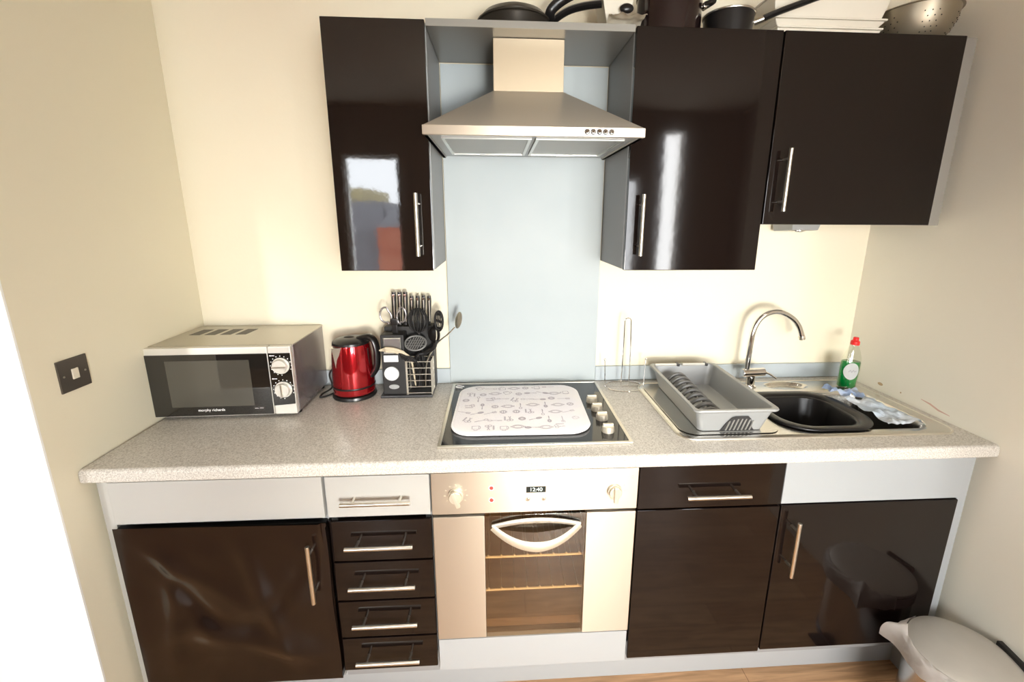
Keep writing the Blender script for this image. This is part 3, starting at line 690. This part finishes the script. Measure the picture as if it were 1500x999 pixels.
t = thing('serving_spoon', 'metal serving spoon leaning out right over the splashback side', 'spoon', (.84,-.11,.93))
m = MB(); spoonhead(m, (.952,-.118,1.200), Matrix.Rotation(math.radians(-50),4,'Z') @ Matrix.Rotation(math.radians(28),4,'Y'), .019, .036, .010)
obj('bowl', m, 'satin', t); obj('handle', MB().tube(bez([(.938,-.118,1.174),(.915,-.118,1.150),(.87,-.115,1.11),(.83,-.112,1.04),(.82,-.11,.94)],6), .0028, 8, flat=(1,1.6)), 'satin', t)
t = thing('kitchen_tongs', 'tan and silver tongs poking out left in front of the block', 'tongs', (.79,-.12,.93))
for dy, dz_ in ((0,0),(.010,-.012)):
    obj('arm', MB().tube(bez([(.668,-.152+dy,1.098+dz_*.3),(.690,-.154+dy,1.106+dz_),(.725,-.150+dy,1.100+dz_),(.757,-.142+dy,1.082+dz_),(.775,-.13+dy,1.05),(.785,-.12,.95)],6), [.003]*6+[.0065]*12+[.005]*6+[.003]*7, 8, flat=(.9,1)), 'tan', t)
t = thing('spatula', 'black slotted spatula lying low across the wire basket', 'spatula', (.81,-.12,.93))
sp_ = MB()
for q in range(4): sp_.tube([(.735+.004*q,-.146,1.084-q*.007),(.785+.004*q,-.140,1.066-q*.006)], .0022, 6)
sp_.tube([(.735,-.146,1.084),(.747,-.146,1.063)], .003, 6).tube([(.785,-.14,1.066),(.797,-.14,1.048)], .003, 6)
obj('head', sp_, 'plastic', t); obj('handle', MB().tube([(.790,-.139,1.057),(.805,-.125,1.03),(.812,-.115,.94)], .004, 8), 'plastic', t)

# ------------------------------------------------------------------ paper towel holder
px0, py0 = 1.600, -.070
t = thing('paper_towel_holder', 'empty chrome wire paper towel holder beside the hob', 'paper towel holder', (px0,py0,.91))
circ = [(px0+.078*math.cos(a*PI/24), py0+.060*math.sin(a*PI/24), .9128) for a in range(48)]
obj('base_ring', MB().tube(circ, .0024, 8, True).tube([(px0-.078,py0,.9128),(px0+.078,py0,.9128)], .002, 6), 'chrome', t)
lp = [(px0-.014,py0,.913),(px0-.012,py0,1.08),(px0-.0125,py0,1.172)]+[(px0-.0125*math.cos(a*PI/10), py0, 1.180+.0125*math.sin(a*PI/10)) for a in range(11)]+[(px0+.0125,py0,1.172),(px0+.016,py0,1.08),(px0+.018,py0,.913)]
obj('centre_loop', MB().tube(lp, .0022, 8), 'chrome', t)
for s in (-1,1):
    p = obj('side_post', MB().tube([(px0+s*.078,py0,.913),(px0+s*.083,py0+.004,1.022)], .0018, 8), 'chrome', t)
    obj('post_tip', MB().sphere((px0+s*.083,py0+.004,1.024), .0045), 'chrome', p)
    obj('ring_foot', MB().sphere((px0+s*.078,py0,.9145), .0044), 'chrome', t)

# ------------------------------------------------------------------ sink
SX0, SX1, SY0, SY1 = 1.650, 2.552, -.520, -.050
t = thing('sink', 'stainless steel inset sink with left drainer and small round recess', 'sink', (2.1,-.285,.91))
BX0, BX1, BY0, BY1, BR_ = 2.020, 2.500, -.488, -.168, .06
def rbox_d(x, y, x0, x1, ya, yb, r):
    qx = abs(x-(x0+x1)/2)-(x1-x0)/2+r; qy = abs(y-(ya+yb)/2)-(yb-ya)/2+r
    return math.hypot(max(qx,0), max(qy,0))+min(max(qx,qy),0)-r
def smooth(a, b, v): v = max(0, min(1, (v-a)/(b-a))); return v*v*(3-2*v)
def sinkz(x, y):
    z = .9170
    d = rbox_d(x, y, BX0, BX1, BY0, BY1, BR_)
    if d < .012: z = .9170-.150*smooth(0, .028, -d)-.002*smooth(-.004, .01, -d)
    e = ((x-2.246)/.088)**2+((y+.106)/.040)**2
    if e < 1: z -= .013*smooth(0, .35, 1-e)
    dd = rbox_d(x, y, 1.685, 1.990, -.490, -.080, .04)
    if dd < 0:
        z -= .005*smooth(0, .012, -dd)
        if dd < -.02: z += .0028*(.5+.5*math.cos((x-1.70)*2*PI/.030))*smooth(.02, .035, -dd)
    de = rbox_d(x, y, SX0, SX1, SY0, SY1, .055)
    z -= .005*smooth(-.012, 0, de)
    return z
b = bmesh.new(); nx, ny = 226, 118; V = {}
for i in range(nx+1):
    for j in range(ny+1):
        x = SX0+(SX1-SX0)*i/nx; y = SY0+(SY1-SY0)*j/ny
        de = rbox_d(x, y, SX0, SX1, SY0, SY1, .055)
        if de > .006: continue
        V[i,j] = b.verts.new((x, y, sinkz(x, y)))
for i in range(nx):
    for j in range(ny):
        q = [(i,j),(i+1,j),(i+1,j+1),(i,j+1)]
        if all(k in V for k in q): b.faces.new([V[k] for k in q])
for (i,j), v_ in V.items():      # pull the stray rim vertices onto the rounded outline
    de = rbox_d(v_.co.x, v_.co.y, SX0, SX1, SY0, SY1, .055)
    if de > 0:
        cxx = min(max(v_.co.x, SX0+.055), SX1-.055); cyy = min(max(v_.co.y, SY0+.055), SY1-.055)
        dv = Vector((v_.co.x-cxx, v_.co.y-cyy, 0)); dv = dv.normalized()*.055; v_.co.x = cxx+dv.x; v_.co.y = cyy+dv.y
m = MB(); m.merge(b)
obj('basin_and_drainer', m, 'sink', t, ang=1.3)
obj('rolled_edge', MB().tube(rrect(SX0, SX1, SY0, SY1, .055, .9125, 8), .0035, 8, True), 'satin', t)
obj('waste_outlet', MB().lathe([(0,0),(.02,0),(.022,.002),(.036,.003),(.037,0)], (2.26,-.33,.766), 28), 'chrome', t)
# washing-up bowl
def ring(x0,x1,ya,yb,r,z): return rrect(x0,x1,ya,yb,r,z,8)
wx0, wx1, wy0, wy1 = 2.002, 2.325, -.500, -.190
# keep it inside the sink: floor of bowl above basin floor
def rg(i_, z, r): return ring(wx0+i_, wx1-i_, wy0+i_, wy1-i_, r, z)
L_ = [rg(.070,.790,.045), rg(.060,.798,.06), rg(.038,.914,.075), rg(.032,.919,.08), rg(0,.919,.10), rg(-.003,.923,.103), rg(0,.928,.10), rg(.020,.928,.088), rg(.026,.922,.083), rg(.040,.912,.072), rg(.063,.802,.058), rg(.074,.795,.045)]
tag(obj('washing_up_bowl', MB().loft(L_), 'basin', ang=1.2), 'black plastic washing-up bowl sitting in the sink', 'washing-up bowl')

# tap
tx, ty = 2.098, -.104
t = thing('mixer_tap', 'chrome swan-neck mixer tap with lever behind the sink', 'tap', (tx,ty,.9175))
obj('base', MB().lathe([(0,0),(.024,0),(.024,.004),(.0175,.008),(.0175,.045),(0,.045)], (tx,ty,.9172), 32), 'chrome', t)
obj('valve_body', MB().cyl((tx-.038,ty-.004,.974), (tx+.050,ty-.006,.978), .0165, n=28, bev=.003), 'chrome', t)
sp = [(2.079,ty,.985),(2.080,ty,1.05),(2.083,ty,1.12),(2.094,ty,1.170),(2.118,ty,1.203),(2.155,ty,1.219),(2.195,ty,1.215),(2.240,ty,1.190),(2.268,ty,1.158),(2.285,ty-.001,1.118)]
s_ = obj('spout', MB().tube(bez(sp,6), .0105, 16), 'chrome', t)
obj('aerator', MB().cyl((2.284,ty-.001,1.122), (2.287,ty-.001,1.108), .0118, n=20, bev=.001), 'satin', s_)
obj('lever', MB().tube([(tx+.045,ty-.006,.979),(tx+.066,ty-.016,.972),(tx+.088,ty-.030,.957)], [.007,.0035,.003], 10), 'chrome', t)

# ------------------------------------------------------------------ dish rack
t = thing('dish_rack', 'silver grey plastic dish drainer rack standing on the sink drainer', 'dish rack', (1.83,-.29,.918))
def skew(P, z):   # outer tub slightly trapezoid like the photo
    return [(x, y, z) for x, y in P]
def rk(ins, z, r=.018):
    x0_, x1_ = 1.699+ins, 1.965-ins; ya, yb = -.512+ins, -.062-ins
    return [(x-.012*((-.06-y)/.45), y-.0, z) for x, y, _ in rrect(x0_, x1_, ya, yb, r, z, 5)]
tub = MB().loft([rk(.034,.9205), rk(.030,.9225), rk(.010,.993), rk(.0,.995), rk(-.002,.999), rk(.0,1.003), rk(.010,1.003), rk(.013,.999), rk(.033,.926), rk(.036,.9245)], True, True)
o = obj('tub', tub, 'greyp', t, ang=1.0)
rb = MB()
for k in range(9):
    yy = -.150-k*.036; w_ = .046; zc = .926; hh = .066-.0016*k
    pts = [(1.780-.0012*k+w_*math.cos(PI*q/12)*1.0, yy-.006*math.sin(PI*q/12), zc+hh*math.sin(PI*q/12)) for q in range(13)]
    rb.tube(pts, .0062, 8, flat=(1.0,1.1))
obj('plate_ridges', rb, 'ridge', t)
gr = MB()
for k in range(12):
    yy = -.145-k*.027; gr.box(1.733, 1.742, yy-.004, yy+.004, .926, .934, .001)
gr.box(1.856,1.860,-.46,-.11,.9255,.931,.001); obj('floor_ribs', gr, 'greyp', t)
hb = MB()
for a, b_ in ((1.716,1.800),(1.826,1.915)): hb.tube([(a,-.082,1.0045),(b_,-.082,1.0045)], .0055, 8)
obj('rear_rail', hb, 'mwfront', t)
cl = MB()
for a in (1.808, 1.922): cl.box(a-.005,a+.005,-.09,-.062,.998,1.0085,.002)
obj('rail_clips', cl, 'greyd', t)
# arched drain cut-out on the front with ribs (dark recess proud of the sloping front)
fr = MB(); yy0 = -.4855
arch = [(-.052,0),(-.040,.028),(-.026,.050),(-.016,.054),(.022,.054),(.032,.044),(.044,.010),(.052,0)]
def arch_pt(x, z, off): return (1.838+x*1.05, -.4825-.0165*(z/.054)-off-.001, .9235+z)
fr.loft([[arch_pt(x,z,.0005) for x,z in arch],[arch_pt(x,z,.0022) for x,z in arch]])
o2 = obj('drain_opening', fr, 'greyd', t, smooth=False)
sl = MB()
for q in range(7):
    xx = -.036+q*.012; top = .045-.0006*abs(q-3)**2.4; sl.tube([arch_pt(xx,0.002,.003), arch_pt(xx+.002,top*.6,.004), arch_pt(xx+.006,top,.001)], .0026, 6)
obj('opening_ribs', sl, 'filter', o2)
# loose cutlery? none. drip tray lip under the rack
t = thing('drip_tray', 'beige edged sloping drip tray under the dish rack', 'tray', (1.80,-.29,.916))
def tr(ins, z): return [(x-.0*((-.06-y)/.45), y, z) for x, y, _ in rrect(1.664+ins, 1.985-ins, -.500+ins, -.075-ins, .05, z, 6)]
obj('tray', MB().loft([tr(.012,.9175), tr(.0,.9195), tr(.003,.9205), tr(.014,.9195)]), 'sink', t, ang=1.2)

# ------------------------------------------------------------------ washing-up liquid
bx, by = 2.478, -.132
t = thing('washing_up_liquid', 'clear bottle of green washing-up liquid with red cap by the tap', 'bottle', (bx,by,.917))
prof = [(.0335,.0),(.0355,.004),(.0360,.03),(.0375,.075),(.0372,.10),(.033,.125),(.0245,.150),(.0175,.166),(.0145,.172),(.0145,.176)]
obj('shell', MB().lathe([(0,0)]+prof+[(0,.176)], (bx,by,.9172), 32, (1,.62)), 'clear', t)
lq = [(0,.003)]+[(r_-.003,z+.003) for r_, z in prof[:5]]+[(.0325,.109),(0,.109)]
obj('liquid', MB().lathe(lq, (bx,by,.9172), 32, (1,.62)), 'green', t)
def labf(u, v):
    a = 2*PI*u; r = v; lx = .026*r*math.cos(a)-.004; lz = .034*r*math.sin(a)+.072
    yy = -.62*math.sqrt(max(1e-6,.0395**2-(lx)**2))
    return Vector((bx+lx, by+yy, .9172+lz))
lb = obj('label', MB().grid(labf, 28, 5, .0006), 'whitep', t)
obj('label_print', MB().tube([(bx-.016,by-.0262,.9172+.070),(bx-.010,by-.0265,.9172+.078),(bx-.005,by-.0265,.9172+.069),(bx+.001,by-.0262,.9172+.079),(bx+.006,by-.026,.9172+.071),(bx+.011,by-.0255,.9172+.077)], .0009, 5), 'ink', lb)
obj('cap', MB().lathe([(0,0),(.0150,0),(.0155,.004),(.0150,.014),(.0095,.019),(.0095,.028),(.008,.030),(0,.030)], (bx,by,.9172+.175), 24), 'redp', t)
t.rotation_euler = (0, math.radians(2), math.radians(-12))

# ------------------------------------------------------------------ cloths
def cloth(name, label, m, P, nu, nv, amp, seed, thick=.003):
    # P: 4 corner columns bilinear with mid control heights
    def f(u, v):
        a = P[0].lerp(P[1], u); b_ = P[2].lerp(P[3], u); p = a.lerp(b_, v)
        n = noise.noise(Vector((u*3.2+seed, v*3.6, seed)))*amp+noise.noise(Vector((u*7+seed, v*8, 4)))*amp*.4
        return p+Vector((noise.noise(Vector((u*2.5, v*2.5, seed+9)))*.012, noise.noise(Vector((u*2.5, v*2.5, seed+5)))*.010, max(n, -.004)+.012*math.sin(u*PI)*math.sin(v*PI)))
    return tag(obj(name, MB().grid(f, nu, nv, thick), m, ang=1.5), label, 'cloth')
V3 = Vector
cloth('dishcloth', 'pale blue and white dishcloth draped over the right side of the sink', 'cloth',
      [V3((2.325,-.305,.948)), V3((2.440,-.300,.936)), V3((2.350,-.470,.926)), V3((2.470,-.478,.924))], 40, 44, .022, 3.1)
cloth('scourer_cloth', 'crumpled blue cloth at back right corner of the washing-up bowl', 'cloth2',
      [V3((2.320,-.205,.944)), V3((2.430,-.205,.932)), V3((2.330,-.290,.950)), V3((2.430,-.290,.938))], 40, 34, .026, 8.7)

# ------------------------------------------------------------------ light switch on left wall
t = thing('light_switch', 'dark steel square switch plate with white rocker on left wall', 'switch', (-.0185,-.546,1.163))
def onwall(y): return -.008-.016*((y+.66)/.675)
m = MB().box(-.0185,-.0135,-.588,-.504,1.121,1.206,.0015)
obj('plate', m, mat('antique_dark_steel',(.11,.095,.08),.4,metal=.6), t)
obj('rocker', MB().box(-.0135,-.0095,-.555,-.537,1.150,1.178,.0015), 'whitebox', t)
for yy in (-.576,-.516): obj('screw', MB().cyl((-.0136,yy,1.1635),(-.0125,yy,1.1635),.0028,n=12), 'satin', t)

# ------------------------------------------------------------------ things on top of the cabinets
def pan(label, x, y, z, r, h, ang, length, grip_r, rise):
    t = thing('frying_pan', label, 'frying pan', (x,y,z))
    obj('dish', MB().lathe([(0,0),(r*.72,0),(r*.80,.006),(r,h),(r+.004,h+.001),(r+.004,h-.003),(r*.985,h-.004),(r*.77,.009),(0,.005)], (x,y,z), 48), 'panm', t)
    ux, uy = math.cos(ang), math.sin(ang)
    P = [(x+ux*(r+d), y+uy*(r+d), z+h+q) for d, q in ((-.003,-.012),(.02,.008),(.06,.028),(.105,.037),(length,.040))]
    obj('lid', MB().lathe([(r-.004,0),(r-.002,.004),(r*.85,.020),(r*.55,.035),(r*.2,.041),(0,.042)], (x,y,z+h+.0015), 40), 'panm', t)
    obj('handle', MB().tube(bez(P,6), [.007]*3+[grip_r]*22, 10, flat=(.8,1.2)), 'plastic', t)
    return t
# shelf top z = 2.108 ; cabinet tops 2.105
pan('dark frying pan with long curved handle on the shelf above the hood', 1.155, -.150, 2.1085, .112, .050, math.radians(-12), .158, .0125, .022)
t = thing('small_pan', 'second pan with raised black handle behind the frying pan', 'pan', (1.38,-.07,2.1085))
obj('dish', MB().lathe([(0,0),(.060,0),(.075,.03),(.077,.03),(.07,.003),(0,.003)], (1.36,-.085,2.1085), 32), 'panm', t)
obj('handle', MB().tube(bez([(1.300,-.095,2.130),(1.280,-.15,2.152),(1.262,-.20,2.170),(1.285,-.21,2.195),(1.34,-.22,2.222),(1.42,-.23,2.245)],6), [.007]*7+[.013]*24, 10, flat=(.8,1.2)), 'plastic', t)
t = thing('plastic_tub', 'cream plastic food tub between the pan handles and dark pot', 'tub', (1.44,-.08,2.1085))
obj('tub', MB().hexa([(1.445,-.20,2.1085),(1.492,-.20,2.1085),(1.492,-.12,2.1085),(1.445,-.12,2.1085),(1.415,-.215,2.235),(1.522,-.215,2.235),(1.522,-.11,2.235),(1.415,-.11,2.235)], .003), 'whitebox', t)
obj('tub_knob', MB().sphere((1.492,-.222,2.182), .017, (1.25,.6,.8)), 'plastic', t)
t = thing('crumpled_bag', 'crumpled cream plastic bag hanging over edge of the shelf', 'bag', (1.47,-.26,2.108))
def bagf(u, v): return Vector((1.425+.105*u, -.225-.085*v, 2.1125+.026*math.sin(v*PI*.75)*(1-.4*u)+.010*noise.noise(Vector((u*5,v*4,1)))+.008*u))
obj('bag_film', MB().grid(bagf, 20, 14, .0015), 'whitebox', t)
t = thing('stock_pot', 'large dark aubergine cooking pot on the middle wall cabinet', 'pot', (1.63,-.18,2.1055))
obj('body', MB().lathe([(0,0),(.090,0),(.096,.005),(.098,.12),(.101,.122),(.101,.126),(.094,.126),(.092,.008),(0,.006)], (1.635,-.185,2.1055), 48), 'pot', t)
obj('side_handle', MB().tube(bez([(1.735,-.20,2.195),(1.752,-.22,2.202),(1.755,-.235,2.203),(1.745,-.245,2.200),(1.725,-.235,2.195)],5), .006, 8), 'plastic', t)
obj('handle_bracket', MB().sphere((1.735,-.212,2.199), .010), 'chrome', t)
t = thing('saucepan', 'small black saucepan with long handle and steel rim on cabinet', 'saucepan', (1.825,-.19,2.1055))
sx, sy = 1.822, -.195
obj('body', MB().lathe([(0,0),(.062,0),(.070,.006),(.074,.070),(.076,.072),(.072,.072),(.068,.008),(0,.006)], (sx,sy,2.1055), 40), 'plastic', t)
obj('glass_lid_rim', MB().tube([(sx+.0755*math.cos(a*PI/20), sy+.0755*math.sin(a*PI/20), 2.1790) for a in range(40)], .003, 8, True), 'satin', t)
obj('lid', MB().lathe([(.074,0),(.05,.010),(.02,.014),(0,.015)], (sx,sy,2.179), 32), 'clear', t)
obj('handle_ferrule', MB().tube([(sx+.072,sy-.02,2.158),(sx+.098,sy-.03,2.166)], .0095, 12), 'satin', t)
obj('handle', MB().tube(bez([(sx+.095,sy-.029,2.166),(sx+.15,sy-.04,2.186),(sx+.26,sy-.055,2.222)],6), .0115, 10, flat=(.8,1.1)), 'plastic', t)
for i, (x0, x1, z0, z1, lab) in enumerate(((1.975,2.325,2.1055,2.158,'lowest cream plastic storage box stacked on the right wall cabinet'), (1.965,2.335,2.1585,2.184,'middle cream plastic storage box in the stack beside the colander'), (1.955,2.345,2.1845,2.250,'topmost cream plastic storage box of the stack on the cabinet'))):
    t = thing('storage_box', lab, 'storage box', ((x0+x1)/2,-.16,z0), 'plastic boxes stacked on the cabinet')
    obj('tub', MB().hexa([(x0+.02,-.19,z0),(x1-.02,-.19,z0),(x1-.02,-.02,z0),(x0+.02,-.02,z0),(x0+.004,-.203,z1-.006),(x1-.004,-.203,z1-.006),(x1-.004,-.01,z1-.006),(x0+.004,-.01,z1-.006)], .003), 'whitebox', t)
    obj('rim', MB().box(x0, x1, -.207, -.007, z1-.006, z1, .002), 'whitebox', t)
t = thing('colander', 'perforated stainless steel colander on top of the right cabinet', 'colander', (2.455,-.16,2.1055))
cpf = [(0.0,.004),(.045,.004),(.048,.0),(.050,.004),(.070,.014),(.092,.038),(.106,.070),(.112,.105),(.118,.106),(.118,.108),(.110,.108)]
cl_ = obj('bowl', MB().lathe(cpf, (2.455,-.170,2.1060), 48), 'colander', t)
ho = MB()
for rw_, (r_, z_) in enumerate(((.0842,.029),(.0925,.040),(.0985,.053),(.1045,.066),(.1075,.080))):
    for k in range(36):
        if (k//3) % 2 == 0:
            a = 2*PI*(k+.5*(rw_ % 2))/36; ho.sphere((2.455+r_*math.cos(a), -.17+r_*math.sin(a), 2.106+z_), .0019, (1,1,1), 6)
obj('perforations', ho, 'dark', cl_)

# ------------------------------------------------------------------ pedal bin
cx_, cy_, zr = 2.447, -.752, .338
t = thing('pedal_bin', 'round pedal bin with brushed steel lid on the floor by the right wall', 'bin', (cx_,cy_,0))
obj('body', MB().lathe([(0,0),(.122,0),(.124,.01),(.124,.285),(0,.285)], (cx_,cy_,.001), 56), 'binsteel', t)
obj('base_ring', MB().lathe([(.1245,0),(.128,.0),(.128,.022),(.1245,.025)], (cx_,cy_,.0005), 56), 'plastic', t)
obj('collar', MB().lathe([(.1245,.283),(.129,.285),(.129,.318),(.118,.320),(.116,.285)], (cx_,cy_,0), 56), 'plastic', t)
obj('lid', MB().lathe([(.1265,-.010),(.1285,-.006),(.127,.0),(.11,.008),(.06,.0135),(0,.015)], (cx_,cy_,zr-.006), 64), 'lid', t)
obj('lid_hinge', MB().box(-.045,.045,-.008,.008,-.012,.010,.003).xf(Matrix.Translation((cx_+.128, cy_-.02, zr-.004)) @ Matrix.Rotation(math.radians(80),4,'Z')), 'plastic', t)
obj('pedal', MB().box(cx_-.17,cx_-.115,cy_-.03,cy_+.03,.008,.018,.003), 'plastic', t)
bgm = MB()
def bagring(u, v):
    a = math.radians(100)+u*math.radians(205)
    fl = .004+.022*abs(noise.noise(Vector((u*4,1,2))))+.052*math.exp(-abs(u-.20)/.05)+.012*math.exp(-((u-.45)/.15)**2)
    r = .1295+fl*math.sin(min(1,v*1.2)*PI/2)*(1 if v > .05 else .2)
    z = zr-.006-.048*v+.010*math.sin(v*PI)+.022*math.exp(-abs(u-.20)/.05)*(1-v)+.004*noise.noise(Vector((u*22,v*4,5)))*1.6
    return Vector((cx_+r*math.cos(a), cy_+r*math.sin(a), z))
bgm.grid(bagring, 120, 10, .001)
tag(obj('bin_liner', bgm, 'bag', ang=1.5), 'white plastic bin liner folded over the rim of the bin', 'bin liner')

# ------------------------------------------------------------------ camera
p = dict(cx=1.0933,cy=-1.7144,cz=1.563,yaw=-0.0601,pitch=-0.2289,roll=0.0045,f=648.753,px=16.0594,py=-27.5238)
def cvec(X, Y, D):
    cr, sr = math.cos(p['roll']), math.sin(p['roll']); x, w = cr*X-sr*Y, sr*X+cr*Y
    cp, sp2 = math.cos(p['pitch']), math.sin(p['pitch']); y = cp*D-sp2*w; z = sp2*D+cp*w
    cy, sy = math.cos(p['yaw']), math.sin(p['yaw']); return Vector((cy*x-sy*y, sy*x+cy*y, z))
cam = bpy.data.cameras.new('camera'); co = bpy.data.objects.new('camera', cam); COL.objects.link(co)
R_, U_, F_ = cvec(1,0,0), cvec(0,1,0), cvec(0,0,1)
mw = Matrix.Identity(4)
for i in range(3): mw[i][0] = R_[i]; mw[i][1] = U_[i]; mw[i][2] = -F_[i]
mw.translation = Vector((p['cx'],p['cy'],p['cz'])); co.matrix_world = mw
cam.sensor_fit = 'HORIZONTAL'; cam.sensor_width = 36; cam.lens = 36*p['f']/1500; cam.shift_x = -p['px']/1500; cam.shift_y = p['py']/1500
cam.clip_start = .02
sc.camera = co

# ------------------------------------------------------------------ light
w = bpy.data.worlds.new('sky'); sc.world = w; w.use_nodes = True
w.node_tree.nodes['Background'].inputs[0].default_value = (.92,.96,1,1); w.node_tree.nodes['Background'].inputs[1].default_value = 14
def area(name, loc, sx_, sy_, rad, col=(1,1,1), rot=(PI/2,0,0)):
    l = bpy.data.lights.new(name, 'AREA'); l.shape = 'RECTANGLE'; l.size = sx_; l.size_y = sy_; l.energy = rad*PI*sx_*sy_; l.color = col
    o = bpy.data.objects.new(name, l); COL.objects.link(o); o.location = loc; o.rotation_euler = rot; return o
# area lights emit along -Z : rotate so -Z -> +Y
def win_area(w_, rad, col): return area('window_light', ((w_[0]+w_[1])/2, RY-.03, (w_[2]+w_[3])/2), w_[1]-w_[0]-.06, w_[3]-w_[2]-.06, rad, col, (PI/2,0,0))
win_area(W2, 3.6, (1,.97,.92)); win_area(W3, 16, (1,.98,.94))
area('bounce_fill', (1.2,-2.5,2.3), 1.2, .8, 1.0, (1,.88,.72), (PI,0,0))  # added upward lamp, soft fill bounced off the ceiling
cl = area('worktop_fill', (1.3,-1.0,2.58), 1.3, .25, 6, (1,.95,.86), (0,0,0)); cl.data.spread = math.radians(75)  # invented downward fill that brightens worktop and mat
sl = bpy.data.lights.new('centre_fill_spot', 'SPOT'); so = bpy.data.objects.new('centre_fill_spot', sl); COL.objects.link(so)  # added unseen spot, makes the bright centre and dimmer edges
sl.energy = 290; sl.spot_size = math.radians(68); sl.spot_blend = 1; sl.shadow_soft_size = .22; sl.color = (1,.96,.88)
s2 = bpy.data.lights.new('return_fill_spot', 'SPOT'); s2o = bpy.data.objects.new('return_fill_spot', s2); COL.objects.link(s2o)  # added unseen spot that whitens the left wall return
s2.energy = 170; s2.spot_size = math.radians(46); s2.spot_blend = .4; s2.shadow_soft_size = .1; s2.color = (1,.99,.96)
s2o.location = (-.95,-3.3,1.3); s2o.rotation_euler = (Vector((-.8,-.66,.85))-s2o.location).to_track_quat('-Z','Y').to_euler()
so.location = (1.5,-3.0,1.08); so.rotation_euler = (Vector((1.35,0,.95))-so.location).to_track_quat('-Z','Y').to_euler()
sc.view_settings.view_transform = 'Standard'; sc.view_settings.look = 'None'; sc.view_settings.exposure = 0
sc.cycles.use_denoising = True
